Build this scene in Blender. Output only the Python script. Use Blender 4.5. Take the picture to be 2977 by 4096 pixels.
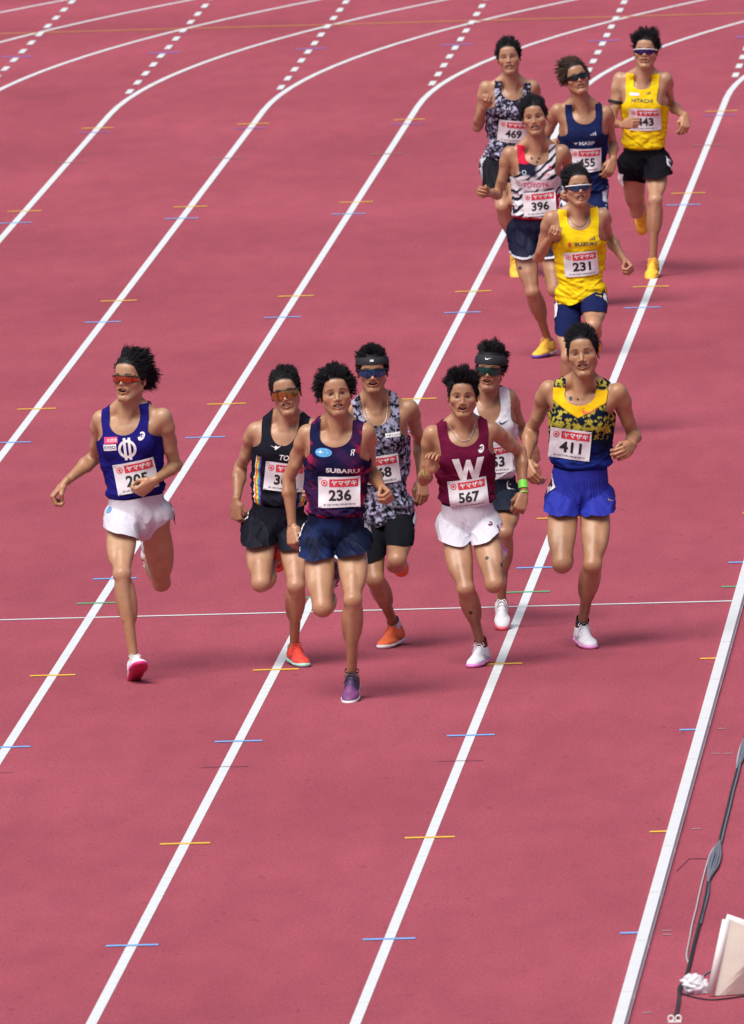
import bpy, bmesh, math
import numpy as np
from mathutils import Vector, Matrix
from mathutils.bvhtree import BVHTree
R = math.radians
sc = bpy.context.scene
for o in list(bpy.data.objects): bpy.data.objects.remove(o)

# ------------------------------------------------------------------ camera (solved from the lane lines and the hurdle marks)
IMG = 1648.0; CX, CY = 824.0, 1133.5
FPX = 39663.48; YAW, PITCH, ROLL = 0.05070790, 0.09186847, -0.03085575
CAM = np.array([3.03270, -84.15109, 9.79683])
_cy, _sy, _cp, _sp = math.cos(YAW), math.sin(YAW), math.cos(PITCH), math.sin(PITCH)
FW = np.array([-_sy*_cp, _cy*_cp, -_sp]); _r = np.array([_cy, _sy, 0.0]); _u = np.cross(_r, FW)
RT = _r*math.cos(ROLL)+_u*math.sin(ROLL); UP = -_r*math.sin(ROLL)+_u*math.cos(ROLL)
cd = bpy.data.cameras.new('camera'); cam = bpy.data.objects.new('camera', cd); sc.collection.objects.link(cam)
m = Matrix.Identity(4)
for i in range(3):
    m[i][0] = RT[i]; m[i][1] = UP[i]; m[i][2] = -FW[i]; m[i][3] = CAM[i]
cam.matrix_world = m
cd.sensor_fit = 'HORIZONTAL'; cd.sensor_width = 36.0; cd.lens = 36.0*FPX/IMG
cd.clip_start = 1.0; cd.clip_end = 3000.0
cd.dof.use_dof = True; cd.dof.focus_distance = 100.0; cd.dof.aperture_fstop = 22.0
sc.camera = cam

# ------------------------------------------------------------------ sky, sun, exposure (bright overcast, high soft sun)
SUN_EL, SUN_AZ = R(58), R(-148)
w = bpy.data.worlds.new('World'); sc.world = w; w.use_nodes = True
nt = w.node_tree; bg = nt.nodes['Background']
sky = nt.nodes.new('ShaderNodeTexSky'); sky.sky_type = 'NISHITA'; sky.sun_disc = False
sky.sun_elevation = SUN_EL; sky.sun_rotation = SUN_AZ; sky.dust_density = 4.0; sky.air_density = 1.0
nt.links.new(sky.outputs[0], bg.inputs[0]); bg.inputs[1].default_value = 0.07
sd = bpy.data.lights.new('sun', 'SUN'); sd.energy = 3.3; sd.angle = R(42); sd.color = (1.0, 0.95, 0.88)
so = bpy.data.objects.new('sun', sd); sc.collection.objects.link(so)
tosun = Vector((math.sin(SUN_AZ)*math.cos(SUN_EL), math.cos(SUN_AZ)*math.cos(SUN_EL), math.sin(SUN_EL)))
so.rotation_euler = tosun.to_track_quat('Z', 'Y').to_euler()
sc.view_settings.view_transform = 'Standard'; sc.view_settings.look = 'None'
sc.view_settings.exposure = 0.25; sc.view_settings.gamma = 1.0; sc.view_settings.use_curve_mapping = False

# ------------------------------------------------------------------ pixel helpers (photo pixels, 2977 x 4096)
def nrm(v): v = np.asarray(v, float); return v/max(np.linalg.norm(v), 1e-9)
def ray(p):
    x, y = p[0]*IMG/2977.0, p[1]*IMG/2977.0
    return nrm(FW*FPX+RT*(x-CX)-UP*(y-CY))
def on_ground(p, z=0.0):
    d = ray(p); return CAM+d*((z-CAM[2])/d[2])
def at_y(p, Y):
    d = ray(p); return CAM+d*((Y-CAM[1])/d[1])
def on_sphere(p, c, L, sign):
    d = ray(p); t = float(np.dot(c-CAM, d)); q = CAM+d*t; e = L*L-float(np.dot(q-c, q-c))
    if e <= 0: return q
    return CAM+d*(t-sign*math.sqrt(e))

# ------------------------------------------------------------------ materials
def srgb(*c):
    c = np.array(c, float)/255.0
    return tuple(np.where(c <= .04045, c/12.92, ((c+.055)/1.055)**2.4))
MATS = {}
def mat(name, col=(.5, .5, .5), rough=.6, metal=0.0, attr=None, bump=0.0, bscale=200.0, bdist=.002, var=.06, vscale=20.0,
        sss=0.0, spec=.5, trans=0.0, coat=0.0, coords='Object', sheen=0.0, alpha=1.0):
    if name in MATS: return MATS[name]
    M = bpy.data.materials.new(name); M.use_nodes = True; N = M.node_tree; b = N.nodes['Principled BSDF']; L = N.links.new
    b.inputs['Roughness'].default_value = rough; b.inputs['Metallic'].default_value = metal
    b.inputs['Specular IOR Level'].default_value = spec
    b.inputs['Transmission Weight'].default_value = trans; b.inputs['Coat Weight'].default_value = coat
    b.inputs['Sheen Weight'].default_value = sheen; b.inputs['Alpha'].default_value = alpha
    tc = N.nodes.new('ShaderNodeTexCoord'); no = N.nodes.new('ShaderNodeTexNoise')
    no.inputs['Scale'].default_value = vscale; no.inputs['Detail'].default_value = 4.0
    L(tc.outputs[coords], no.inputs['Vector'])
    mr = N.nodes.new('ShaderNodeMapRange'); mr.inputs[1].default_value = .3; mr.inputs[2].default_value = .7
    mr.inputs[3].default_value = 1-var; mr.inputs[4].default_value = 1+var
    L(no.outputs['Fac'], mr.inputs[0])
    mx = N.nodes.new('ShaderNodeMix'); mx.data_type = 'RGBA'; mx.blend_type = 'MULTIPLY'; mx.inputs[0].default_value = 1.0
    L(mr.outputs[0], mx.inputs[7])
    if attr:
        a = N.nodes.new('ShaderNodeAttribute'); a.attribute_name = attr; L(a.outputs['Color'], mx.inputs[6])
    else: mx.inputs[6].default_value = (*col, 1)
    L(mx.outputs[2], b.inputs['Base Color'])
    if sss:
        b.inputs['Subsurface Weight'].default_value = sss; b.inputs['Subsurface Radius'].default_value = (1, .35, .2)
        b.inputs['Subsurface Scale'].default_value = .01
    if bump:
        n2 = N.nodes.new('ShaderNodeTexNoise'); n2.inputs['Scale'].default_value = bscale; n2.inputs['Detail'].default_value = 3.0
        L(tc.outputs[coords], n2.inputs['Vector'])
        bp = N.nodes.new('ShaderNodeBump'); bp.inputs['Strength'].default_value = bump; bp.inputs['Distance'].default_value = bdist
        L(n2.outputs['Fac'], bp.inputs['Height']); L(bp.outputs[0], b.inputs['Normal'])
    MATS[name] = M; return M

# ------------------------------------------------------------------ object helpers
def mesh_obj(name, v, f, material, parent=None, col=None, smooth=True, uvless=None):
    me = bpy.data.meshes.new(name)
    v = np.asarray(v, float)
    if isinstance(f, np.ndarray):
        n, k = f.shape
        me.vertices.add(len(v)); me.vertices.foreach_set('co', v.astype(np.float32).ravel())
        me.loops.add(n*k); me.loops.foreach_set('vertex_index', f.astype(np.int32).ravel())
        me.polygons.add(n); me.polygons.foreach_set('loop_start', np.arange(0, n*k, k, dtype=np.int32))
        me.update(calc_edges=True)
    else:
        me.from_pydata([tuple(p) for p in v], [], [tuple(int(i) for i in q) for q in f]); me.update()
    if smooth: me.polygons.foreach_set('use_smooth', np.ones(len(me.polygons), bool))
    if col is not None:
        a = me.color_attributes.new('Col', 'FLOAT_COLOR', 'POINT')
        c4 = np.ones((len(v), 4), np.float32); c4[:, :3] = col; a.data.foreach_set('color', c4.ravel())
    me.materials.append(material)
    o = bpy.data.objects.new(name, me); sc.collection.objects.link(o)
    if parent is not None: o.parent = parent
    return o
def place(o, root):
    """vertices are in world space: shift them so that the thing's root holds the location"""
    return o
def tube(path, rad, n=8, closed=False):
    P = np.asarray(path, float); k = len(P)
    r = np.full(k, rad) if np.isscalar(rad) else np.asarray(rad, float)
    T = np.gradient(P, axis=0)
    if closed: T = np.roll(P, -1, 0)-np.roll(P, 1, 0)
    T /= np.maximum(np.linalg.norm(T, axis=1, keepdims=True), 1e-9)
    ref = np.array([0, 0, 1.0]) if abs(T[0, 2]) < .9 else np.array([1.0, 0, 0])
    V = []
    for i in range(k):
        a = nrm(np.cross(T[i], ref)); b = np.cross(T[i], a); ref = np.cross(a, T[i]) if np.linalg.norm(np.cross(a, T[i])) > .1 else ref
        for j in range(n):
            t = 2*math.pi*j/n; V.append(P[i]+r[i]*(math.cos(t)*a+math.sin(t)*b))
    F = []
    for i in range(k if closed else k-1):
        i2 = (i+1) % k
        for j in range(n):
            j2 = (j+1) % n; F.append((i*n+j, i*n+j2, i2*n+j2, i2*n+j))
    if not closed:
        F.append(tuple(range(n-1, -1, -1))); F.append(tuple(range((k-1)*n, k*n)))
    return np.array(V), F
def joinm(parts):
    V, F, o = [], [], 0
    for v, f in parts:
        V.append(np.asarray(v)); F += [tuple(int(i)+o for i in q) for q in f]; o += len(v)
    return np.concatenate(V), F

# ------------------------------------------------------------------ value noise
def _h(i, j, k, s):
    n = (i*374761393+j*668265263+k*2147483647+s*1274126177) & 0xffffffff
    n = ((n ^ (n >> 13))*1274126177) & 0xffffffff
    return ((n ^ (n >> 16)) & 0xffff)/65535.0
def vnoise(x, y, z=0.0, seed=0):
    x, y, z = np.broadcast_arrays(np.asarray(x, float), np.asarray(y, float), np.asarray(z, float))
    i, j, k = (np.floor(a).astype(np.int64) for a in (x, y, z)); fx, fy, fz = x-i, y-j, z-k
    fx, fy, fz = (a*a*(3-2*a) for a in (fx, fy, fz)); r = 0
    for a in (0, 1):
        for b in (0, 1):
            for c in (0, 1):
                wgt = (fx if a else 1-fx)*(fy if b else 1-fy)*(fz if c else 1-fz)
                r = r+wgt*_h(i+a, j+b, k+c, seed)
    return r
def fbm(x, y, z, seed=0, oc=3):
    r = 0; amp = 1.0; tot = 0
    for i in range(oc):
        c, s_ = math.cos(.7+i*1.1), math.sin(.7+i*1.1); x, y = c*x-s_*y, s_*x+c*y; c, s_ = math.cos(.5+i), math.sin(.5+i); y, z = c*y-s_*z, s_*y+c*z
        r = r+amp*vnoise(x, y, z, seed+i*17); tot += amp; amp *= .5; x, y, z = x*2.03+3.1, y*2.03, z*2.03
    return r/tot
def sstep(a, b, x): t = np.clip((x-a)/(b-a), 0, 1); return t*t*(3-2*t)

# ------------------------------------------------------------------ signed-distance bodies and surface nets
def cap(a, b, ra, rb, k=.02): return ('c', np.asarray(a, float), np.asarray(b, float), ra, rb, k, 1)
def ell(c, M, r, k=.02, op=1): return ('e', np.asarray(c, float), np.asarray(M, float), np.asarray(r, float), None, k, op)
def prim_box(p):
    if p[0] == 'c':
        return np.minimum(p[1]-p[3], p[2]-p[4]), np.maximum(p[1]+p[3], p[2]+p[4])
    e = np.sqrt(((p[2]*p[3][:, None])**2).sum(0)); return p[1]-e, p[1]+e
def eval_prims(prims, lo, shape, h):
    F = np.full(shape, .2, np.float32)
    for p in prims:
        a, b = prim_box(p); mg = p[5]+2.5*h
        i0 = np.maximum(np.floor((a-mg-lo)/h).astype(int), 0); i1 = np.minimum(np.ceil((b+mg-lo)/h).astype(int)+1, shape)
        if np.any(i1 <= i0): continue
        X = (lo[0]+h*np.arange(i0[0], i1[0]))[:, None, None]; Y = (lo[1]+h*np.arange(i0[1], i1[1]))[None, :, None]
        Z = (lo[2]+h*np.arange(i0[2], i1[2]))[None, None, :]
        if p[0] == 'c':
            ab = p[2]-p[1]; L2 = max(ab@ab, 1e-9); x, y, z = X-p[1][0], Y-p[1][1], Z-p[1][2]
            t = np.clip((x*ab[0]+y*ab[1]+z*ab[2])/L2, 0, 1)
            d = np.sqrt((x-t*ab[0])**2+(y-t*ab[1])**2+(z-t*ab[2])**2)-(p[3]+(p[4]-p[3])*t)
        else:
            x, y, z = X-p[1][0], Y-p[1][1], Z-p[1][2]; M = p[2]; r = p[3]
            q = [(M[i, 0]*x+M[i, 1]*y+M[i, 2]*z)/r[i] for i in range(3)]
            k0 = np.sqrt(q[0]**2+q[1]**2+q[2]**2); k1 = np.sqrt((q[0]/r[0])**2+(q[1]/r[1])**2+(q[2]/r[2])**2)
            d = k0*(k0-1)/np.maximum(k1, 1e-6); d = np.where(k0 < .05, -r.min(), d)
        S = F[i0[0]:i1[0], i0[1]:i1[1], i0[2]:i1[2]]; k = max(p[5], 1e-4)
        if p[6] > 0:
            hh = np.maximum(k-np.abs(S-d), 0)/k; S[...] = np.minimum(S, d)-hh*hh*k*.25
        else:
            d = -d; hh = np.maximum(k-np.abs(S-d), 0)/k; S[...] = np.maximum(S, d)+hh*hh*k*.25
    return F
def bbox(groups, pad):
    lo = np.full(3, 1e9); hi = -lo
    for g in groups:
        for p in g:
            if p[6] < 0: continue
            a, b = prim_box(p); lo = np.minimum(lo, a); hi = np.maximum(hi, b)
    return lo-pad, hi+pad
CORN = np.array([(a, b, c) for a in (0, 1) for b in (0, 1) for c in (0, 1)])
EDG = [(i, j) for i in range(8) for j in range(i+1, 8) if np.abs(CORN[i]-CORN[j]).sum() == 1]
def snet(F, lo, h):
    I = F < 0
    nx, ny, nz = F.shape
    c = np.zeros((nx-1, ny-1, nz-1), np.uint8)
    for a, b, d in CORN: c += I[a:nx-1+a, b:ny-1+b, d:nz-1+d]
    act = (c > 0) & (c < 8); ii = np.argwhere(act); idx = np.full(act.shape, -1, np.int32); idx[act] = np.arange(len(ii))
    val = [F[ii[:, 0]+a, ii[:, 1]+b, ii[:, 2]+d] for a, b, d in CORN]
    pos = np.zeros((len(ii), 3)); cnt = np.zeros(len(ii))
    for e0, e1 in EDG:
        A, B = val[e0], val[e1]; mk = (A < 0) != (B < 0); t = np.where(mk, A/np.where(mk, A-B, 1), 0)
        pos += mk[:, None]*(CORN[e0]+t[:, None]*(CORN[e1]-CORN[e0])); cnt += mk
    V = lo+h*(ii+pos/cnt[:, None])
    Q = []
    for ax in range(3):
        sl0 = [slice(None)]*3; sl1 = [slice(None)]*3; sl0[ax] = slice(0, -1); sl1[ax] = slice(1, None)
        A, B = I[tuple(sl0)], I[tuple(sl1)]; ch = A != B
        o1, o2 = [(1, 2), (2, 0), (0, 1)][ax]
        p = np.argwhere(ch); dim = np.array(act.shape)
        ok = (p[:, o1] > 0) & (p[:, o2] > 0) & (p[:, o1] < dim[o1]) & (p[:, o2] < dim[o2]); p = p[ok]
        inside = A[tuple(p.T)]
        def g(d1, d2):
            q = p.copy(); q[:, o1] += d1; q[:, o2] += d2; return idx[tuple(q.T)]
        q = np.stack([g(-1, -1), g(0, -1), g(0, 0), g(-1, 0)], 1)
        q[~inside] = q[~inside][:, ::-1]; Q.append(q)
    return V, np.concatenate(Q)
def body_mesh(groups, h, kg=.006):
    lo, hi = bbox(groups, 3*h); shape = np.ceil((hi-lo)/h).astype(int)+1
    F = np.full(shape, .2, np.float32)
    for g in groups:
        a, b = bbox([g], 6*h); i0 = np.maximum(np.floor((a-lo)/h).astype(int), 0); i1 = np.minimum(np.ceil((b-lo)/h).astype(int)+1, shape)
        G = eval_prims(g, lo+i0*h, tuple(i1-i0), h)
        S = F[i0[0]:i1[0], i0[1]:i1[1], i0[2]:i1[2]]; hh = np.maximum(kg-np.abs(S-G), 0)/kg; S[...] = np.minimum(S, G)-hh*hh*kg*.25
    return snet(F, lo, h)
def one_mesh(prims, h): 
    lo, hi = bbox([prims], 3*h); shape = tuple(np.ceil((hi-lo)/h).astype(int)+1)
    return snet(eval_prims(prims, lo, shape, h), lo, h)
def clip(V, Fq, g):
    """keep g > 0; returns triangles"""
    T = np.concatenate([Fq[:, [0, 1, 2]], Fq[:, [0, 2, 3]]]) if Fq.shape[1] == 4 else Fq
    s = g > 0; n = s[T].sum(1); keep = T[n == 3]; out = [keep]; nv = []; base = len(V)
    key = {}
    def cut(i, j):
        kk = (i, j) if i < j else (j, i)
        if kk not in key:
            t = g[kk[0]]/(g[kk[0]]-g[kk[1]]); key[kk] = base+len(nv); nv.append(V[kk[0]]+t*(V[kk[1]]-V[kk[0]]))
        return key[kk]
    ex = []
    for t in T[(n == 1) | (n == 2)].tolist():
        b = [s[i] for i in t]
        if sum(b) == 1:
            q = b.index(True); a, c, d = t[q], t[(q+1) % 3], t[(q+2) % 3]; ex.append((a, cut(a, c), cut(a, d)))
        else:
            q = b.index(False); a, c, d = t[q], t[(q+1) % 3], t[(q+2) % 3]; x, y = cut(a, c), cut(a, d)
            ex.append((x, c, d)); ex.append((x, d, y))
    if ex: out.append(np.array(ex))
    T = np.concatenate(out); VV = np.concatenate([V, np.array(nv)]) if nv else V
    u, inv = np.unique(T, return_inverse=True); return VV[u], inv.reshape(-1, 3)
def vnormals(V, T):
    n = np.zeros_like(V); fn = np.cross(V[T[:, 1]]-V[T[:, 0]], V[T[:, 2]]-V[T[:, 0]])
    for i in range(T.shape[1]): np.add.at(n, T[:, i], fn)
    return n/np.maximum(np.linalg.norm(n, axis=1, keepdims=True), 1e-12)

# ------------------------------------------------------------------ lettering: builtin font turned into flat meshes (cap height 1, centred)
TXT = {}
def text(s, bold=.0, cell=.35, shear=0.0, space=1.0):
    key = (s, bold, shear, space)
    if key in TXT: return TXT[key]
    cu = bpy.data.curves.new('t', 'FONT'); cu.body = s; cu.size = 1.0; cu.offset = bold; cu.resolution_u = 3; cu.space_character = space
    ob = bpy.data.objects.new('t', cu); sc.collection.objects.link(ob)
    me = bpy.data.meshes.new_from_object(ob.evaluated_get(bpy.context.evaluated_depsgraph_get()))
    bpy.data.objects.remove(ob); bpy.data.curves.remove(cu)
    bm = bmesh.new(); bm.from_mesh(me); bpy.data.meshes.remove(me)
    if not bm.verts: bm.free(); return np.zeros((0, 3)), [], 1.0
    xs = [v.co.x for v in bm.verts]; ys = [v.co.y for v in bm.verts]
    x0, x1, y0, y1 = min(xs), max(xs), min(ys), max(ys); H = y1-y0
    k = x0+cell*H
    while k < x1:
        bmesh.ops.bisect_plane(bm, geom=bm.verts[:]+bm.edges[:]+bm.faces[:], plane_co=(k, 0, 0), plane_no=(1, 0, 0)); k += cell*H
    k = y0+cell*H
    while k < y1:
        bmesh.ops.bisect_plane(bm, geom=bm.verts[:]+bm.edges[:]+bm.faces[:], plane_co=(0, k, 0), plane_no=(0, 1, 0)); k += cell*H
    bmesh.ops.triangulate(bm, faces=bm.faces[:])
    bm.verts.ensure_lookup_table()
    V = np.array([((v.co.x-(x0+x1)/2)/H, (v.co.y-(y0+y1)/2)/H) for v in bm.verts]); V[:, 0] += shear*V[:, 1]
    Fc = [tuple(v.index for v in f.verts) for f in bm.faces]; bm.free()
    TXT[key] = (V, Fc, (x1-x0)/H); return TXT[key]
def txt(s, h, x=0, y=0, bold=.02, wid=None, shear=0.0, rot=0.0, space=1.0):
    V, Fc, a = text(s, bold, shear=shear, space=space); V = V.copy()*h
    if wid: V[:, 0] *= wid/(a*h)
    c, s_ = math.cos(rot), math.sin(rot); V = np.stack([V[:, 0]*c-V[:, 1]*s_, V[:, 0]*s_+V[:, 1]*c], 1)
    return V+np.array([x, y]), Fc
def poly(pts, n=10):
    """flat shape from an outline, triangulated and cut into cells"""
    bm = bmesh.new(); vs = [bm.verts.new((x, y, 0)) for x, y in pts]; bm.faces.new(vs)
    P = np.array(pts); lo, hi = P.min(0), P.max(0); st = max((hi-lo).max()/n, .008)
    for ax in (0, 1):
        k = lo[ax]+st
        while k < hi[ax]-1e-5:
            co = [0, 0, 0]; no = [0, 0, 0]; co[ax] = k; no[ax] = 1
            bmesh.ops.bisect_plane(bm, geom=bm.verts[:]+bm.edges[:]+bm.faces[:], plane_co=co, plane_no=no); k += st
    bmesh.ops.triangulate(bm, faces=bm.faces[:])
    bm.verts.index_update(); V = np.array([(v.co.x, v.co.y) for v in bm.verts]); Fc = [tuple(v.index for v in f.verts) for f in bm.faces]; bm.free()
    return V, Fc
def rect(x0, x1, y0, y1): return poly([(x0, y0), (x1, y0), (x1, y1), (x0, y1)])
def ring2(x, y, r0, r1, n=20, a0=0, a1=360, sx=1.0, rot=0.0):
    V, Fc = [], []; full = a1-a0 >= 360
    for i in range(n+(0 if full else 1)):
        t = R(a0+(a1-a0)*i/n)
        for r in (r0, r1):
            px, py = r*math.cos(t)*sx, r*math.sin(t); c, s = math.cos(rot), math.sin(rot); V.append((x+px*c-py*s, y+px*s+py*c))
    for i in range(n):
        j = (i+1) % n if full else i+1
        Fc.append((2*i, 2*i+1, 2*j+1, 2*j))
    return np.array(V), Fc
def gear(x, y, r, n=12):
    return poly([(x+(r if i % 2 else r*.78)*math.cos(math.pi*i/n), y+(r if i % 2 else r*.78)*math.sin(math.pi*i/n)) for i in range(2*n)], 4)
def merge2(*parts):
    V, F, o = [], [], 0
    for v, f in parts:
        V.append(np.asarray(v)); F += [tuple(int(i)+o for i in q) for q in f]; o += len(v)
    return np.concatenate(V), F
def swoosh(x, y, wd):
    p = [(-.5, .02), (-.42, -.12), (-.3, -.17), (-.12, -.13), (.5, .16), (-.1, .0), (-.25, -.02), (-.36, .02), (-.4, .10), (-.38, .22)]
    return poly([(x+a*wd, y+b*wd) for a, b in p])
def three_bars(x, y, wd):
    ps = []
    for i, hgt in enumerate((.22, .42, .62)):
        x0 = -.5+.34*i; ps.append(poly([(x+wd*(x0), y), (x+wd*(x0+.22), y), (x+wd*(x0+.22-.12), y+wd*hgt), (x+wd*(x0-.10), y+wd*(hgt-.12))], 3))
    return merge2(*ps)
def spiral(x, y, h):
    return merge2(ring2(x, y, h*.30, h*.5, 18, -150, 150, sx=.72, rot=-.5), ring2(x-.02*h, y-.05*h, h*.12, h*.26, 14, -200, 90, sx=.6, rot=-.5),
                  poly([(x-.30*h, y-.46*h), (x-.12*h, y-.40*h), (x+.02*h, y-.2*h), (x-.05*h, y-.12*h)], 3))

# ================================================================== THE SETTING
def track_material():
    M = bpy.data.materials.new('track_rubber'); M.use_nodes = True; N = M.node_tree; b = N.nodes['Principled BSDF']; L = N.links.new
    tc = N.nodes.new('ShaderNodeTexCoord'); b.inputs['Roughness'].default_value = .85; b.inputs['Specular IOR Level'].default_value = .25
    def noise(scale, detail, stretch=(1, 1, 1)):
        mp = N.nodes.new('ShaderNodeMapping'); mp.inputs['Scale'].default_value = stretch; L(tc.outputs['Object'], mp.inputs[0])
        n = N.nodes.new('ShaderNodeTexNoise'); n.inputs['Scale'].default_value = scale; n.inputs['Detail'].default_value = detail; L(mp.outputs[0], n.inputs['Vector']); return n
    def ramp(src, a, b_, c0, c1):
        r = N.nodes.new('ShaderNodeValToRGB'); r.color_ramp.elements[0].position = a; r.color_ramp.elements[1].position = b_
        r.color_ramp.elements[0].color = (*c0, 1); r.color_ramp.elements[1].color = (*c1, 1); L(src, r.inputs[0]); return r
    def mul(a, b2, f=1.0):
        x = N.nodes.new('ShaderNodeMix'); x.data_type = 'RGBA'; x.blend_type = 'MULTIPLY'; x.inputs[0].default_value = f
        L(a, x.inputs[6]); L(b2, x.inputs[7]); return x.outputs[2]
    big = ramp(noise(.7, 4, (1, .35, 1)).outputs['Fac'], .25, .75, TRK0, TRK1)
    band = ramp(noise(.45, 3, (.25, 1.0, 1)).outputs['Fac'], .3, .7, (.94,)*3, (1.04,)*3)
    grain = ramp(noise(70, 3, (1, .25, 1)).outputs['Fac'], .25, .75, (.80,)*3, (1.18,)*3)
    spk = ramp(noise(38, 1, (1, .3, 1)).outputs['Fac'], .23, .31, (.60,)*3, (1.0,)*3)
    mid = ramp(noise(5.5, 4, (1, .22, 1)).outputs['Fac'], .3, .7, (.93,)*3, (1.06,)*3); spk2 = ramp(noise(17, 2, (1, .35, 1)).outputs['Fac'], .27, .33, (.55,)*3, (1.0,)*3)
    c = mul(mul(mul(mul(mul(big.outputs[0], band.outputs[0]), grain.outputs[0]), spk.outputs[0], .6), mid.outputs[0]), spk2.outputs[0], .5); L(c, b.inputs['Base Color'])
    n2 = noise(260, 3); bp = N.nodes.new('ShaderNodeBump'); bp.inputs['Strength'].default_value = .5; bp.inputs['Distance'].default_value = .004
    L(n2.outputs['Fac'], bp.inputs['Height']); L(bp.outputs[0], b.inputs['Normal']); return M
TRK0, TRK1 = (.315, .059, .088), (.390, .079, .117)
track = mesh_obj('running_track', [(-1500, -1500, 0), (1500, -1500, 0), (1500, 1500, 0), (-1500, 1500, 0)], [(0, 1, 2, 3)], track_material(), smooth=False)
track['kind'] = 'structure'
M_white = mat('line_paint', (.70, .74, .77), .6, var=.07, vscale=9.0, bump=.3, bscale=200)
M_blue = mat('blue_mark_paint', (.20, .42, .86), .6, var=.08, vscale=30)
M_yell = mat('yellow_mark_paint', (.85, .50, .05), .6, var=.10, vscale=30)
M_green = mat('green_mark_paint', (.12, .42, .20), .6, var=.1, vscale=30)
M_grey = mat('faded_mark_paint', (.36, .17, .17), .7, var=.1, vscale=30)
M_purp = mat('violet_mark_paint', (.30, .16, .50), .7, var=.1, vscale=30)
M_scuff = mat('chalk_mark', (.42, .26, .30), .8, var=.2, vscale=60)
M_dark = mat('dark_mark_paint', (.08, .03, .04), .8)
YB = 56.8; RC = 36.5; CXB = RC
def strip(name, pts, wd, material, z=.002):
    P = np.array(pts, float); T = np.gradient(P, axis=0); T /= np.linalg.norm(T, axis=1, keepdims=True); Nn = np.stack([-T[:, 1], T[:, 0]], 1)*wd/2
    V = []; 
    for p, n in zip(P, Nn): V += [(*(p+n), z), (*(p-n), z)]
    F = [(2*i, 2*i+1, 2*i+3, 2*i+2) for i in range(len(P)-1)]
    o = mesh_obj(name, V, F, material, track, smooth=False); return o
def lane_path(k):
    p = [(-1.22*k, -70.0), (-1.22*k, YB)]; r = RC+1.22*k
    p = [(-1.22*k, y) for y in np.linspace(-70, YB, 12)]
    for a in np.linspace(0, R(80), 70)[1:]: p.append((CXB-r*math.cos(a), YB+r*math.sin(a)))
    return p
for k in range(1, 10): strip('lane_line', lane_path(k), .05, M_white)
for k in range(1, 9):                                    # dashed straight lane lines that run on past the bend
    for j in range(13): 
        y = YB+2.35+1.06*j; strip('lane_dash', [(-1.22*k, y), (-1.22*k, y+.50)], .05, M_white, .0045)
def marks(Y, material, ks, hw=.125, th=.062, z=.0035):
    for k in ks:
        x = -1.22*k
        if k == 0: strip('lane_mark', [(x-.125, Y), (x-.02, Y)], th, material, z)
        else: strip('lane_mark', [(x-hw, Y), (x+hw, Y)], th, material, z)
for j in range(7):
    marks(9.14*j, M_blue if j < 6 else M_purp, range(0, 6)); marks(4.3254+8.5*j, M_yell, range(0, 6))
marks(-9.14, M_blue, range(0, 5)); marks(-4.175, M_yell, range(0, 5))
def yat(px): return float(on_ground((px[0]*2977/1648, px[1]*2977/1648))[1])
marks(yat((1185, 1311)), M_green, range(0, 6)); marks(yat((858, 341)), M_grey, range(1, 6)); marks(yat((1010, 99)), M_purp, range(1, 7), .13, .10)
marks(yat((540, 1698)), M_dark, range(1, 4), .12, .015)
YF = yat((824, 1352)); strip('finish_line', [(-11.5, YF), (-.03, YF)], .05, M_white, .003)
YL = yat((824, 52)); strip('exchange_line', [(-14, YL), (12, YL)], .10, mat('faded_yellow_paint', (.55, .22, .07), .7, var=.15, vscale=6), .003)
for a in (((2706, 3488), (2758, 3437)), ((2758, 3437), (2835, 3436))):
    p, q = on_ground(a[0]), on_ground(a[1]); strip('dark_mark', [p[:2], q[:2]], .004 if abs(p[0]-q[0]) < .1 and abs(p[1]-q[1]) > .3 else .02, M_dark, .003)
for p in ((2668, 3725), (2668, 3741), (2590, 4053), (2890, 2916), (2865, 3016), (2915, 3016), (2785, 3317)):
    q = on_ground(p); strip('chalk_scuff', [(q[0]-.022, q[1]), (q[0]+.022, q[1]+.01)], .03, M_scuff, .003)

# aluminium kerb rail in two-metre sections
kr = bpy.data.objects.new('kerb_rail', None); sc.collection.objects.link(kr); kr.location = (0, 0, 0)
kr['label'] = 'white aluminium kerb rail in sections along the inner edge of the track'; kr['category'] = 'rail'
M_rail = mat('rail_white', (.82, .84, .88), .35, var=.03, vscale=4, spec=.5)
M_railside = mat('rail_side', (.70, .60, .68), .5, var=.1, vscale=30)
def boxm(x0, x1, y0, y1, z0, z1):
    V = [(x, y, z) for x in (x0, x1) for y in (y0, y1) for z in (z0, z1)]
    return np.array(V), [(0, 1, 3, 2), (4, 6, 7, 5), (0, 4, 5, 1), (2, 3, 7, 6), (0, 2, 6, 4), (1, 5, 7, 3)]
RX0, RX1, RZ = -.03, .024, .034
y = -14.6
while y < 40:
    v, f = joinm([boxm(RX0, RX1, y+.012, y+1.988, .027, RZ), boxm(RX0, RX0+.004, y+.012, y+1.988, .006, .027), boxm(RX1-.004, RX1-.001, y+.012, y+1.988, .004, .027), boxm(RX1-.004, RX1+.008, y+.012, y+1.988, .0045, .010)])
    o = mesh_obj('rail_section', v, f, M_rail, kr, smooth=False)
    v, f = boxm(RX1+.000, RX1+.003, y+.014, y+1.986, .014, .024); mesh_obj('side_groove', v, f, M_railside, o, smooth=False)
    y += 2.0

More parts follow.
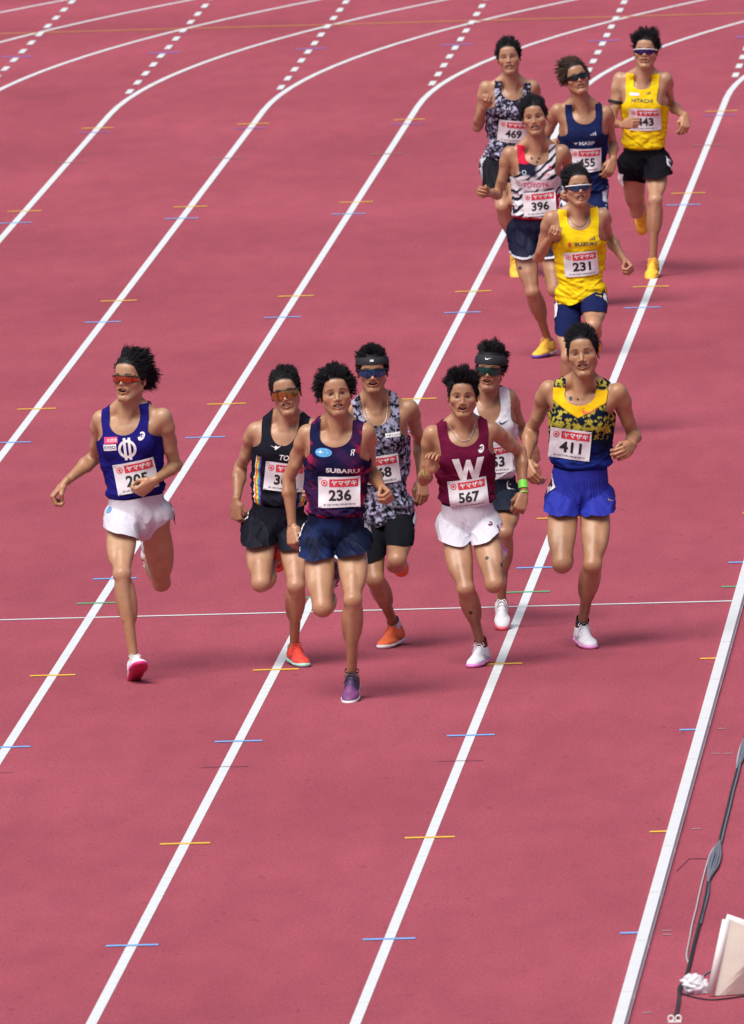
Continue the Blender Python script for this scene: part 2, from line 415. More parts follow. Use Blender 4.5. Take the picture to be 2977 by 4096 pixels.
# ================================================================== PEOPLE
SKIN = mat('skin', rough=.40, attr='Col', var=.07, vscale=18, sss=.05, spec=.5, bump=.35, bscale=42, bdist=.004)
CLOTH = mat('cloth', rough=.8, attr='Col', var=.06, vscale=40, spec=.05, bump=.25, bscale=420, bdist=.001, sheen=.0)
SATIN = mat('satin_cloth', rough=.62, attr='Col', var=.05, vscale=40, spec=.10, bump=.2, bscale=300, bdist=.001)
HAIR = mat('hair', rough=.6, attr='Col', var=.25, vscale=60, spec=.14)
TEETH = mat('teeth', (.52, .47, .42), .4)
BLACKF = mat('frame_black', (.015, .015, .018), .35); WHITEF = mat('frame_white', (.75, .78, .82), .3)
BIBW = mat('bib_paper', (.74, .74, .80), .7, var=.03, vscale=30, bump=.2, bscale=60, bdist=.002)
INK = mat('ink_black', (.012, .013, .016), .6); INKR = mat('ink_red', (.66, .035, .06), .6); INKW = mat('ink_white', (.80, .80, .83), .6)
METAL = mat('chain_metal', (.55, .53, .52), .3, metal=.9)
SHOEM = mat('shoe_knit', rough=.6, attr='Col', var=.06, vscale=60, bump=.3, bscale=500, bdist=.001)
SOLEM = mat('shoe_sole', rough=.5, attr='Col', var=.04, vscale=40)
def flatmat(name, rgb, rough=.6): return mat(name, rgb, rough, var=.03, vscale=30)

def frame_from(d, hint):
    d = nrm(d); f = np.asarray(hint, float); f = nrm(f-d*np.dot(f, d)); return d, f
def rotm(yaw, pitch, roll):
    """columns: local x (person's left), y (back), z (up) in world; facing -Y. yaw>0 turns to image right, pitch>0 chin up, roll>0 tips to image right"""
    a, p, r = R(yaw), R(pitch), R(roll)
    Rz = np.array([[math.cos(a), -math.sin(a), 0], [math.sin(a), math.cos(a), 0], [0, 0, 1]])
    Rx = np.array([[1, 0, 0], [0, math.cos(p), math.sin(p)], [0, -math.sin(p), math.cos(p)]])
    Rx = np.array([[1, 0, 0], [0, math.cos(p), -math.sin(p)], [0, math.sin(p), math.cos(p)]]).T
    Ry = np.array([[math.cos(r), 0, math.sin(r)], [0, 1, 0], [-math.sin(r), 0, math.cos(r)]])
    return Ry @ Rz @ Rx

def head_prims(hd):
    I = np.eye(3); rg = np.random.default_rng(hd.get('seed', 1)); rv = rg.uniform(-1, 1, 8); w_ = hd.get('wide', 1.0)*(1+.05*rv[0]); J = hd.get('jaw', 1.0)*(1.07+.04*rv[1]); oh = hd.get('mouth', .010)
    nz = -.030+.004*rv[2]; nw = 1+.16*rv[3]; ck = .004*rv[4]; jw = 1+.10*rv[5]
    P = [ell((0, .016, .042), I, (.0745, .094, .080), .02),
         ell((0, -.022, -.014), I, (.067*w_, .068, .091), .025),
         cap((0, -.022, -.055), (0, -.058, -.094*J), .046, .020, .025)]
    for s in (-1, 1):
        P += [cap((s*.055*w_*jw, .002, -.050), (s*.018*jw, -.064, -.096*J), .015, .014, .026),
              ell((s*(.046*w_+ck*.5), -.050-ck, -.022), I, (.021, .022, .017), .02),
              cap((s*.014, -.079, .020), (s*.048, -.063, .021), .0095, .009, .012)]
    P += [ell((0, -.068, .052), I, (.045, .02, .03), .03)]
    for s in (-1, 1): P.append(ell((s*.031, -.088, .000), I, (.016, .012, .0095), .012, -1))
    for s in (-1, 1): P.append(ell((s*.031, -.0665, .001), I, (.0165, .0135, .0125), .003))
    P += [cap((0, -.080, .012), (0, -.097+ck*.5, nz+.004), .0075, .0092*nw, .010), ell((0, -.0985+ck*.5, nz), I, (.0100*nw, .008, .0078), .006)]
    for s in (-1, 1): P.append(ell((s*.0140*nw, -.088, nz-.002), I, (.0080, .010, .0068), .005))
    P.append(ell((0, -.077, -.056), I, (.033, .016, .022), .015))
    zc = -.058-oh*.4
    for s in (-1, 1):
        P.append(cap((0, -.0905, zc+oh+.003), (s*.024, -.078, zc+oh*.25), .0052, .0035, .004))
        P.append(cap((0, -.0885, zc-oh-.004), (s*.023, -.077, zc-oh*.25), .0062, .0035, .004))
    P.append(ell((0, -.089, zc), I, (.0245, .022, oh), .004, -1))
    P.append(ell((0, -.080, -.088*J-.004), I, (.016, .010, .012), .012))
    for s in (-1, 1):
        E_ = np.array([[math.cos(.35*s), math.sin(.35*s), 0], [-math.sin(.35*s), math.cos(.35*s), 0], [0, 0, 1]])
        P += [ell((s*.079, .014, -.006), E_, (.008, .018, .031), .006), ell((s*.086, .010, -.004), E_, (.006, .009, .018), .005, -1)]
    P += [cap((0, .022, -.02), (0, .035, -.13), .050, .052, .025)]
    return P, zc, oh
def face_paint(V, hd, zc, oh, skin):
    x, y, z = V.T; C = np.tile(np.array(skin), (len(V), 1)); fr = y < -.03
    def put(mask, c, k=1.0):
        mk = (np.clip(mask, 0, 1)*k)[:, None]; C[:] = C*(1-mk)+np.array(c)*mk
    sk = np.array(skin)
    put(fr*np.exp(-(((np.abs(x)-.042)/.018)**2+((z+.028)/.02)**2)), sk*np.array([1.0, .80, .80]), .6)
    put(fr*np.exp(-((x/.014)**2+((z+.028)/.014)**2)), sk*np.array([.98, .78, .76]), .6)
    put(np.exp(-(((np.abs(x)-.082)/.01)**2+((z+.005)/.03)**2)), sk*np.array([1.0, .74, .70]), .5)
    q = (x/.029)**2+((z-zc)/(oh+.0085))**2
    put(fr*(y < -.066)*sstep(1.15, .85, q), sk*np.array([.90, .58, .58]), .8)
    q = (x/.0235)**2+((z-zc)/max(oh*.9, .003))**2
    put(fr*sstep(1.1, .75, q)*(y > -.095), (.055, .018, .018), 1.0 if oh > .004 else .75)
    bw = hd.get('brow', .0); ax = np.abs(x)
    bz = .0225+.10*(ax-.014)-2.6*np.maximum(ax-.036, 0)**1.5*1.0+bw*(ax-.03)
    put(fr*sstep(.0062, .0026, np.abs(z-bz)*(1+.9*np.clip((ax-.026)/.025, 0, 1)))*sstep(.011, .017, ax)*sstep(.054, .044, ax), (.040, .029, .026), .85)
    op = hd.get('eye', .0047)
    dx = ax-.031; al = op*np.clip(1-(dx/.0160)**2, 0, 1)+.0002
    ez = z-.0005-.12*dx
    put(fr*sstep(.0034, .0014, np.abs(ez-al-.0004))*(np.abs(dx) < .0170), (.03, .018, .016), .95)
    put(fr*(np.abs(ez) < al)*1.0, (.27, .23, .21), .9)
    put(fr*(np.abs(ez) < al+.0006)*sstep(.0086, .0068, np.abs(dx)), (.012, .008, .007), 1.0)
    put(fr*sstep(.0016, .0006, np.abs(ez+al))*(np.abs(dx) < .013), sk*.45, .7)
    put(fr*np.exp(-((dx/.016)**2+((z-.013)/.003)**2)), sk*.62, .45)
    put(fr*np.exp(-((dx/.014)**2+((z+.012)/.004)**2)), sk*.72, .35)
    put(np.exp(-(((np.abs(x)-.0065)/.004)**2+((z+.0365)/.003)**2))*(y < -.085), sk*.35, .5)  # nostril shadow painted into the skin colour
    put(fr*sstep(.0045, .0015, np.abs(ax-(.021+.30*(-.034-z))))*(z < -.034)*(z > -.066), sk*.70, .35)  # shade of the nose-to-mouth folds put into the skin colour
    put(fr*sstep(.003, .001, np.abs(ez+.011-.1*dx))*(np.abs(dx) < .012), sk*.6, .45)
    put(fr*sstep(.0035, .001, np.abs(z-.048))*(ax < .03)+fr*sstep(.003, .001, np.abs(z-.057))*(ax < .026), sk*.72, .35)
    st = hd.get('stubble', .0)
    put(fr*np.exp(-((x/.022)**2+((z+.045)/.006)**2)), (.10, .07, .065), st)
    # short hair painted on at the temples and round the ears
    hl = np.interp(y, [-.09, -.062, -.05, -.035, -.01, .02, .05, .11], [.080, .072, .045, .010, -.005, .012, -.025, -.055])
    put(sstep(hl-.010, hl+.006, z), (.018, .015, .016), 1.0)
    return C
def hair_mesh(hd, seed):
    rng = np.random.default_rng(seed); h = hd['hair']
    n = 1800 if seed < 152 else 1300; c = np.array([0, .016, .044]); rad = np.array([.0770, .0965, .083])
    d = rng.normal(size=(n*4, 3)); d /= np.linalg.norm(d, axis=1, keepdims=True); p = c+d*rad
    hl = np.interp(p[:, 1], [-.09, -.062, -.05, -.035, -.01, .02, .05, .11], h.get('line', [.080, .072, .045, .015, .000, .018, -.025, -.050]))
    ok = p[:, 2] > hl
    if 'bandz' in hd: ok &= ~((p[:, 1] < .03) & (p[:, 2] < hd['bandz'][1]+.004+.03*(np.abs(p[:, 0]) > .06)*0) & (p[:, 2] > hd['bandz'][0]-.01))
    p, d = p[ok][:n], d[ok][:n]; n = len(p)
    nn = d/rad; nn /= np.linalg.norm(nn, axis=1, keepdims=True)
    topw = sstep(.04, .10, p[:, 2]); frontw = sstep(.0, -.06, p[:, 1])*topw
    backw = sstep(.03, .09, p[:, 1])
    L = h['side']+(h['top']*.88-h['side'])*topw+h.get('front', 0)*frontw+h.get('back', 0)*backw*(1-topw)
    L = L*(.55+.9*vnoise(p[:, 0]*30, p[:, 1]*30, p[:, 2]*30, seed+9))*rng.uniform(.75, 1.15, n)
    clump = vnoise(p[:, 0]*45, p[:, 1]*45, p[:, 2]*45, seed)[:, None]
    cl = np.stack([vnoise(p[:, 0]*26+7*i, p[:, 1]*26, p[:, 2]*26, seed+i+1)-.5 for i in range(3)], 1)
    flow = np.array(h['flow'], float)[None]*topw[:, None]+np.array(h.get('sideflow', (0, .6, -.5)), float)[None]*(1-topw[:, None])
    flow = flow+nn*np.array(h.get('puff', .35))+cl*h.get('mess', 1.4)+rng.normal(size=(n, 3))*.20
    flow /= np.linalg.norm(flow, axis=1, keepdims=True)
    K = 6; pos = p-nn*.004; dirn = nn*h.get('rise', .45)+flow*.6; path = []
    wd = rng.uniform(.0018, .0038, n)*h.get('thick', 1.0); curl = np.array(h.get('curl', (0, .1, -.5)), float)
    for k in range(K):
        dirn = dirn/np.linalg.norm(dirn, axis=1, keepdims=True); path.append(pos)
        pos = pos+dirn*(L/(K-1))[:, None]; dirn = dirn*.70+flow*.30+curl*.16*(k/(K-1))
        q_ = (pos-c)/(rad+.003); rr = np.linalg.norm(q_, axis=1); pos = np.where((rr < 1)[:, None], c+(pos-c)/rr[:, None], pos)
    path = np.stack(path, 1); gi = rng.choice(n, h.get('locks', 130), replace=False)
    near = gi[np.argmin(((p[:, None]-p[gi][None])**2).sum(2), 1)]; off = p-p[near]
    tt = np.linspace(0, 1, K)[None, :, None]; wg = h.get('clump', .52)*tt**.8
    path = path*(1-wg)+(path[near]+off[:, None]*(1-.8*tt))*wg; rings = []
    ph_ = rng.uniform(0, 6.28, (n, 1, 3)); path = path+.0055*tt**1.2*np.sin(ph_+tt*rng.uniform(2.0, 5.5, (n, 1, 3)))
    for k in range(K):
        t = k/(K-1); dirn = path[:, min(k+1, K-1)]-path[:, max(k-1, 0)]; dirn = dirn/np.maximum(np.linalg.norm(dirn, axis=1, keepdims=True), 1e-6)
        a = np.cross(dirn, [.3, .5, .8]); a /= np.maximum(np.linalg.norm(a, axis=1, keepdims=True), 1e-6); b = np.cross(dirn, a)
        r = (wd*(1-t**2.2)+.0003)[:, None]; pos = path[:, k]
        rings.append(np.stack([pos+r*(math.cos(q)*a+math.sin(q)*b) for q in (0, 2.094, 4.189)], 1))
    V = np.stack(rings, 1).reshape(-1, 3)
    base = (np.arange(n)*K*3)[:, None]; F = []
    for k in range(K-1):
        for j in range(3):
            j2 = (j+1) % 3; F.append(np.stack([base[:, 0]+k*3+j, base[:, 0]+k*3+j2, base[:, 0]+(k+1)*3+j2, base[:, 0]+(k+1)*3+j], 1))
    F = np.concatenate(F)
    # scalp cap under the locks
    nu, nv = 36, 22; th = np.linspace(0, 2*math.pi, nu, endpoint=False); ph = np.linspace(.0, 2.25, nv); cv = []; cf = []
    for i, a in enumerate(ph):
        for b in th:
            dd = np.array([math.sin(a)*math.cos(b), math.sin(a)*math.sin(b), math.cos(a)]); q = c+dd*(rad+.003+.012*h.get('vol', .6)*max(0, math.cos(a*.75)))
            cv.append(q)
    cv = np.array(cv); hl = np.interp(cv[:, 1], [-.09, -.062, -.05, -.035, -.01, .02, .05, .11], h.get('line', [.080, .072, .045, .015, .000, .018, -.025, -.050]))
    T = []
    for i in range(nv-1):
        for j in range(nu): j2 = (j+1) % nu; T += [(i*nu+j, (i+1)*nu+j, (i+1)*nu+j2, i*nu+j2)]
    cv2, ct = clip(cv, np.array(T), cv[:, 2]-hl-.002)
    F = np.concatenate([F[:, [0, 1, 2]], F[:, [0, 2, 3]], ct+len(V)]); V = np.concatenate([V, cv2])
    tip = np.concatenate([np.tile(np.repeat(np.linspace(0, 1, K), 3), n), np.zeros(len(cv2))])
    base_c = np.array(h.get('col', (.012, .011, .014))); tip_c = np.array(h.get('tip', h.get('col', (.016, .015, .019))))
    return V, F, base_c+(tip_c-base_c)*tip[:, None]

def leg_prims(hip, kn, an, sgn, s, lat, fwd, footf):
    dt, ds = nrm(kn-hip), nrm(an-kn)
    flexv = -(ds-dt*np.dot(ds, dt)); ft = frame_from(dt, flexv*1.2+fwd*.45)[1]; lt = np.cross(dt, ft); lt = lt*np.sign(np.dot(lt, lat)*sgn)
    fs = frame_from(ds, dt*(np.linalg.norm(flexv))*1.0+ft*.6)[1]; ls = np.cross(ds, fs); ls = ls*np.sign(np.dot(ls, lat)*sgn)
    T, S = np.linalg.norm(kn-hip), np.linalg.norm(an-kn)
    def t(u, f, l): return hip+dt*u*T+(ft*f+lt*l)*s
    def q(u, f, l): return kn+ds*u*S+(fs*f+ls*l)*s
    fx_ = float(np.clip((.75-np.dot(dt, ds))/.9, 0, 1))
    P = [cap(t(0, 0, .0), t(1, -.004*fx_, 0), .080*s, (.041+.006*fx_)*s, .022), cap(t(.40, .006, 0), t(.93, .0, 0), .066*s, (.030+.018*fx_)*s, .02),
         cap(t(.10, .026, .006), t(.70, .026, .0), .046*s, .033*s, .010), cap(t(.70, .026, 0), t(.97, .024, 0), .032*s, .019*s, .010),
         ell(t(.46, .012, .033), np.stack([lt, ft, dt]), (.047*s, .052*s, .180*s), .008), ell(t(.76, .012, .024), np.stack([lt, ft, dt]), (.025*s, .028*s, .095*s), .010),
         ell(t(.76, .014, -.026), np.stack([lt, ft, dt]), (.027*s, .031*s, .080*s), .008), ell(t(.43, .008, -.028), np.stack([lt, ft, dt]), (.044*s, .048*s, .17*s), .012),
         cap(t(.08, -.030, .004), t(.55, -.030, .006), .056*s, .046*s, .018), cap(t(.55, -.03, .01), t(1.0, -.018, .017), .036*s, .017*s, .014), cap(t(.55, -.03, -.01), t(1.0, -.018, -.017), .034*s, .016*s, .014),
         cap(t(.02, -.004, -.022), t(.48, -.002, -.022), .062*s, .042*s, .018),
         ell(kn+(ft*.5+fs*.5)*.034*s+ds*.004, np.stack([ls, fs, ds]), (.021*s, .013*s, .026*s), .005),
         cap(kn-ls*.012*s, kn+ls*.012*s, .036*s, .036*s, .018), cap(q(.04, .020, 0), q(.12, .020, 0), .013*s, .013*s, .010),
         cap(q(0, .004, 0), q(1, -.004, 0), .034*s, .025*s, .018),
         cap(q(.08, .012, -.004), q(.90, .006, -.004), .027*s, .018*s, .010),
         ell(q(.29, -.024, -.022), np.stack([ls, fs, ds]), (.035*s, .038*s, .130*s), .010), ell(q(.26, -.022, .023), np.stack([ls, fs, ds]), (.033*s, .035*s, .120*s), .010), cap(q(.3, -.024, 0), q(.72, -.022, 0), .034*s, .018*s, .024),
         cap(q(.10, .004, .020), q(.5, .006, .018), .024*s, .019*s, .010),
         cap(q(.5, -.022, 0), q(1.0, -.027, 0), .020*s, .011*s, .012),
         ell(an+ls*.026*s, np.eye(3), (.012*s,)*3, .008), ell(an-ls*.026*s+ds*-.006, np.eye(3), (.013*s,)*3, .008),
         cap(an-footf[2]*.012*s, an+footf[1]*.09*s-footf[2]*.040*s, .028*s, .022*s, .02)]
    return P, (dt, ft, lt, T)
def arm_prims(sh, el, wr, sgn, s, lat, fwd):
    du, df = nrm(el-sh), nrm(wr-el); U, Fl = np.linalg.norm(el-sh), np.linalg.norm(wr-el)
    fx = df-du*np.dot(df, du); fu = frame_from(du, fx*1.0+fwd*.25)[1]; lu = np.cross(du, fu); lu = lu*np.sign(np.dot(lu, lat)*sgn+1e-6)
    ff = frame_from(df, -du*1.0+fu*.4)[1]; lf = np.cross(df, ff); lf = lf*np.sign(np.dot(lf, lat)*sgn+1e-6)
    def a(t, f, l): return sh+du*t*U+(fu*f+lu*l)*s
    def b(t, f, l): return el+df*t*Fl+(ff*f+lf*l)*s
    return [cap(sh, el, .044*s, .030*s, .02), cap(a(-.03, 0, .004), a(.20, .004, .014), .046*s, .043*s, .02), cap(a(.18, .004, .014), a(.48, .002, .012), .040*s, .024*s, .008),
            cap(a(.28, .016, -.002), a(.62, .021, -.002), .027*s, .029*s, .007), cap(a(.62, .018, -.002), a(.93, .012, 0), .028*s, .020*s, .012),
            cap(a(.20, -.018, .004), a(.52, -.022, .006), .032*s, .031*s, .007), cap(a(.52, -.018, .004), a(.95, -.012, 0), .028*s, .022*s, .014),
            cap(el, el+du*.001, .029*s, .029*s, .012), ell(el-ff*.014*s, np.eye(3), (.019*s,)*3, .012),
            cap(el, b(.90, 0, 0), .030*s, .0195*s, .018), cap(b(-.08, .008, .014), b(.28, .004, .015), .022*s, .029*s, .008), cap(b(.28, .004, .014), b(.72, .002, .006), .027*s, .018*s, .014),
            cap(b(.05, .002, -.012), b(.30, -.002, -.012), .027*s, .029*s, .014), cap(b(.30, -.002, -.012), b(.75, 0, -.006), .026*s, .017*s, .014),
            cap(b(.80, 0, .007), b(.97, 0, .008), .0165*s, .0155*s, .01), cap(b(.80, 0, -.007), b(.97, 0, -.008), .0165*s, .0155*s, .01)]
def hand_prims(wr, d, th, sgn, s, curl, fw_):
    d, th = frame_from(d, th); n = np.cross(th, d) if sgn < 0 else np.cross(d, th); M = np.stack([d, th, n])
    def p(a, b, c): return wr+(d*a+th*b+n*c)*s
    P = [ell(p(.046, 0, 0), M, (.052*s, .037*s, .0155*s), .012), cap(p(-.024, .006, 0), p(.03, .013, 0), .0175*s, .0155*s, .012), cap(p(-.024, -.006, 0), p(.03, -.013, 0), .0175*s, .0155*s, .012)]
    a0, a1, a2 = (38+38*curl, 55+85*curl*1.1, 70+125*curl*1.15) if curl > .25 else (10+60*curl, 22+120*curl, 30+150*curl)
    for i, (o, k, ln) in enumerate(((.028, .090, 1.0), (.0095, .094, 1.10), (-.0095, .090, 1.02), (-.027, .082, .80))):
        dv = (i-1.5)*4*(1-curl); q0 = p(k, o, 0); P.append(cap(p(.02, o*.7, 0), q0, .0125*s, .0108*s, .008))
        e = -(o/.03)*.10*(1-curl)
        for L_, an, r0, r1 in ((.043, a0+dv, .0102, .0092), (.027, a1+dv, .0092, .0085), (.021, a2+dv, .0085, .0070)):
            t = R(an); q1 = q0+(d*math.cos(t)+n*math.sin(t)-th*e)*L_*ln*s; P.append(cap(q0, q1, r0*s, r1*s, .003)); q0 = q1
    b0 = p(.018, .026, .008); b1 = p(.052, .044, .016+.012*curl); 
    b2 = b1+(d*(.8-.3*curl)+n*(.35+.55*curl)-th*(.05+.55*curl))*.030*s; b3 = b2+(d*(.85-.4*curl)+n*(.2+.3*curl)-th*(.1+.85*curl))*.026*s
    P += [cap(p(.012, .016, .004), b0, .017*s, .0165*s, .012), cap(b0, b1, .0160*s, .0115*s, .008), cap(b1, b2, .0112*s, .0100*s, .003), cap(b2, b3, .0100*s, .0080*s, .003)]
    return P
FOOT = dict(ank=.082)
def shoe_parts(an, Fm, s):
    """Fm rows: lateral, toe, up; the ankle joint is 82 mm above the sole plane"""
    lat, toe, up = Fm; o = an-up*.082*s
    def p(a, b, c): return o+(lat*a+toe*b+up*c)*s
    def e(c, r, k=.012, op=1): return ell(p(*c), Fm, np.array(r)*s, k, op)
    U = [e((0, -.040, .036), (.032, .040, .036)), cap(p(0, -.045, .03), p(0, -.052, .068), .026*s, .020*s, .012), e((0, .03, .034), (.037, .075, .034)), e((0.002, .115, .025), (.045, .072, .025)), e((0.002, .16, .020), (.036, .040, .019)),
         cap(p(0, .0, .055), p(0, -.008, .072), .038*s, .036*s, .014), cap(p(0, .03, .060), p(0, .11, .040), .031*s, .026*s, .014), cap(p(0, .030, .080), p(0, .07, .064), .020*s, .020*s, .01),
         e((0, .0, -.05), (.2, .5, .055), .003, -1)]
    S = [e((0, -.040, .012), (.037, .048, .020)), e((0, .03, .012), (.040, .08, .020)), e((0.002, .115, .012), (.049, .080, .018)), e((0.002, .165, .013), (.038, .046, .016)),
         cap(p(0, -.05, .004), p(0, -.072, .018), .022*s, .016*s, .01), e((0, .05, .216), (.3, .5, .2), .003, -1), e((0, .05, -.203), (.3, .6, .2), .003, -1)]
    laces = []
    for i in range(4):
        b = .036+.019*i; z = .103-.0125*i; laces.append(tube([p(-.022, b-.006, z-.010), p(-.008, b, z+.001), p(.010, b+.008, z), p(.022, b+.012, z-.013)], .0034*s, 5))
        laces.append(tube([p(.022, b-.006, z-.010), p(.008, b, z+.002), p(-.010, b+.008, z), p(-.022, b+.012, z-.013)], .0034*s, 5))
    for sg in (-1, 1):
        laces.append(tube([p(0, .034, .104), p(sg*.018, .036, .112), p(sg*.030, .046, .098), p(sg*.020, .050, .094), p(0, .038, .103)], .0026*s, 5))
        laces.append(tube([p(0, .034, .104), p(sg*.016, .050, .100), p(sg*.034, .062, .066)], .0024*s, 5))
    return U, S, laces, p

class Person: pass
def inflate(P, e):
    out = []
    for p in P:
        if p[0] == 'c': out.append(('c', p[1], p[2], p[3]+e, p[4]+e, p[5], p[6]))
        else: out.append(('e', p[1], p[2], p[3]+e*p[6], None, p[5], p[6]))
    return out
H_BODY, H_FINE, H_CLOTH, H_HEAD = .008, .0038, .0058, .0030
PEOPLE = []
def person(sp):
    q = Person(); zo = sp.get('zoom', (0, 0, 1.0)); s = sp.get('s', 1.0); idx = len(PEOPLE)+1; PEOPLE.append(q)
    global H_BODY, H_FINE, H_HEAD
    if idx == 8: H_BODY, H_FINE, H_HEAD = .0095, .0046, .0037
    fx = lambda p: (zo[0]+p[0]/zo[2], zo[1]+p[1]/zo[2])
    THL, SHL, UAL, FAL = .43*s, .42*s, .295*s, .25*s
    # --- pose
    def foot_frame(a):
        y, p = R(a[0]), R(a[1]); r = R(a[2]) if len(a) > 2 else 0
        toe = np.array([math.sin(y)*math.cos(p), -math.cos(y)*math.cos(p), -math.sin(p)]); lat = np.array([math.cos(y), math.sin(y), 0]); up = np.cross(toe, lat)
        lat, up = lat*math.cos(r)+up*math.sin(r), -lat*math.sin(r)+up*math.cos(r)
        return np.stack([lat, toe, up])
    G = on_ground(fx(sp['contact'])); sup = sp['sup']; oth = 'L' if sup == 'R' else 'R'
    FF = {k: foot_frame(sp['foot'+k]) for k in 'RL'}
    an = {}; Fs = FF[sup]; an[sup] = G+np.array([0, 0, sp.get('lift', 0)+.002])-Fs[1]*.135*s+Fs[2]*.0865*s
    hy, htl = R(sp.get('hipyaw', 0)), R(sp.get('hiptilt', 0))
    hx = nrm([math.cos(hy), math.sin(hy), math.sin(htl)])          # right to left; yaw>0 brings the right hip forward
    best = None
    for dy in np.linspace(-.30, .42, 73):
        P = at_y(fx(sp['pel']), an[sup][1]+dy); hp = P+hx*(.086*s)*(1 if sup == 'L' else -1)
        kp = on_sphere(fx(sp['kn'+sup][:2]), hp, THL, sp['kn'+sup][2])
        e = abs(np.linalg.norm(kp-an[sup])-SHL)+abs(np.linalg.norm(kp-hp)-THL)+.06*abs(dy-sp.get('pdy', .04))
        if best is None or e < best[0]: best = (e, dy, P, kp)
    P = best[2]; hip = {'L': P+hx*.086*s, 'R': P-hx*.086*s}; kn = {sup: best[3]}
    kn[oth] = on_sphere(fx(sp['kn'+oth][:2]), hip[oth], THL, sp['kn'+oth][2]); an[oth] = on_sphere(fx(sp['an'+oth][:2]), kn[oth], SHL, sp['an'+oth][2])
    N = at_y(fx(sp['neck']), P[1]-sp.get('lean', .07)); upv = nrm(N-P); T = np.linalg.norm(N-P)
    wpx = (fx(sp['shL'])[0]-fx(sp['shR'])[0]); sy = math.tan(R(sp.get('shyaw', 0)))
    sh = {}
    for k, sg in (('R', -1), ('L', 1)):
        a = at_y(fx(sp['sh'+k]), N[1]+.025); b = a[0]-N[0]; sh[k] = at_y(fx(sp['sh'+k]), N[1]+.025+b*sy)
    sx = nrm(sh['L']-sh['R']); el, wr, hd_ = {}, {}, {}
    for k in 'RL':
        el[k] = on_sphere(fx(sp['el'+k][:2]), sh[k], UAL, sp['el'+k][2]); wr[k] = on_sphere(fx(sp['wr'+k][:2]), el[k], FAL, sp['wr'+k][2])
        hd_[k] = nrm(on_sphere(fx(sp['ha'+k][:2]), wr[k], .085*s, sp['ha'+k][2])-wr[k])
    st = lambda a, b, L: round(float(np.linalg.norm(a-b)/L), 2)
    print('POSE', idx, 'err %.3f dy %.2f T %.3f shw %.3f Y %.1f' % (best[0], best[1], T, np.linalg.norm(sh['L']-sh['R']), G[1]), 'stretch', {k: (st(kn[k], hip[k], THL), st(an[k], kn[k], SHL), st(el[k], sh[k], UAL), st(wr[k], el[k], FAL)) for k in 'RL'}, 'otherankle z %.2f y %.2f' % (an[oth][2], an[oth][1]-P[1]))
    def lat_at(u):
        u = np.clip(u, 0, 1)[..., None]; v = hx*(1-u)+sx*u; v = v-upv*(v@upv)[..., None]; return v/np.linalg.norm(v, axis=-1, keepdims=True)
    def tp(lx, fr, u):
        la = lat_at(np.array(float(u))); return P+upv*(u*T)+la*lx*s+np.cross(la, upv)*fr*s
    def tfr(u): la = lat_at(np.array(float(u))); return np.stack([la, np.cross(la, upv), upv])
    def tcoord(V):
        u = (V-P)@upv/T; la = lat_at(u); fr = np.cross(la, upv); c = P+upv*(u*T)[:, None]; d = V-c
        return (d*la).sum(1)/s, (d*fr).sum(1)/s, u
    fwd = tfr(.5)[1]; te = lambda lx, fr, u, r, k=.03: ell(tp(lx, fr, u), tfr(u), np.array(r)*s, k)
    lb = sp.get('build', 1.0)
    base = np.array([P[0], P[1], 0.0]); base[:2] = (G[:2] if sp.get('lift', 0) == 0 else P[:2])
    root = bpy.data.objects.new('person', None); sc.collection.objects.link(root); root.location = base
    root['label'] = sp['label']; root['category'] = 'person'; root['group'] = 'runners in the race'; q.root = root
    def add(name, V, F, material, parent=None, col=None, smooth=True):
        return mesh_obj(name, np.asarray(V)-base, F, material, parent or root, col, smooth)
    # --- torso
    hr = rotm(*sp['headrot']); HC = at_y(fx(sp['head']), N[1]-sp.get('headfwd', .03)); hs = s*sp.get('hs', 1.0)
    hw = lambda v: HC+(np.asarray(v, float)*hs)@hr.T
    nb = hw((0, .022, -.05)); nbl = tp(0, -.030, 1.02)
    core = [te(0, -.005, .06, (.128, .092, .12)), te(0, 0, .32, (.116*lb, .084, .15)), te(0, -.004, .64, (.132*lb, .098, .19)), te(0, -.004, .84, (.136*lb, .082, .10)), te(0, -.002, .93, (.105, .062, .055)),
            te(-.062, .058, .76, (.070, .040, .055)), te(.062, .058, .76, (.070, .040, .055)),
            cap(tp(-.10, -.03, .42), tp(-.125*lb, -.025, .80), .045*s, .045*s, .03), cap(tp(.10, -.03, .42), tp(.125*lb, -.025, .80), .045*s, .045*s, .03)]
    glut = [te(-.062, -.055, .0, (.078, .075, .09)), te(.062, -.055, .0, (.078, .075, .09))]
    upper = []
    for k, sg in (('R', -1), ('L', 1)):
        upper += [cap(tp(sg*.080, .004, .86), sh[k], .060*s, .044*s, .03), cap(nb*.50+nbl*.50+tfr(1)[0]*sg*.030*s, sh[k]*.70+tp(sg*.05, -.02, 1.0)*.30+upv*.016*s, .042*s, .034*s, .03),
                  cap(tp(sg*.016, .038, .985), sh[k]*.8+tp(sg*.10, .0, .98)*.2+upv*.018*s, .011*s, .010*s, .02),
                  cap(hw((sg*.052, .028, -.035)), tp(sg*.012, .048, .995), .016*s, .010*s, .014)]
    neck = [cap(nb, nbl, .051*s, .060*s, .02), cap(hw((0, -.012, -.085)), tp(0, .012, 1.0), .032*s, .036*s, .02), cap(hw((0, -.020, -.105)), tp(0, .03, 1.04), .014*s, .012*s, .014)]
    legs, tfrm = {}, {}
    for k, sg in (('R', -1), ('L', 1)):
        legs[k], tfrm[k] = leg_prims(hip[k], kn[k], an[k], sg, s*sp.get('legs', 1.0), hx, fwd, FF[k])
    arms = {k: arm_prims(sh[k], el[k], wr[k], sg, s*sp.get('arms', .97), sx, fwd) for k, sg in (('R', -1), ('L', 1))}
    delt = [ell(sh[k], np.eye(3), (.047*s,)*3, .02) for k in 'RL']
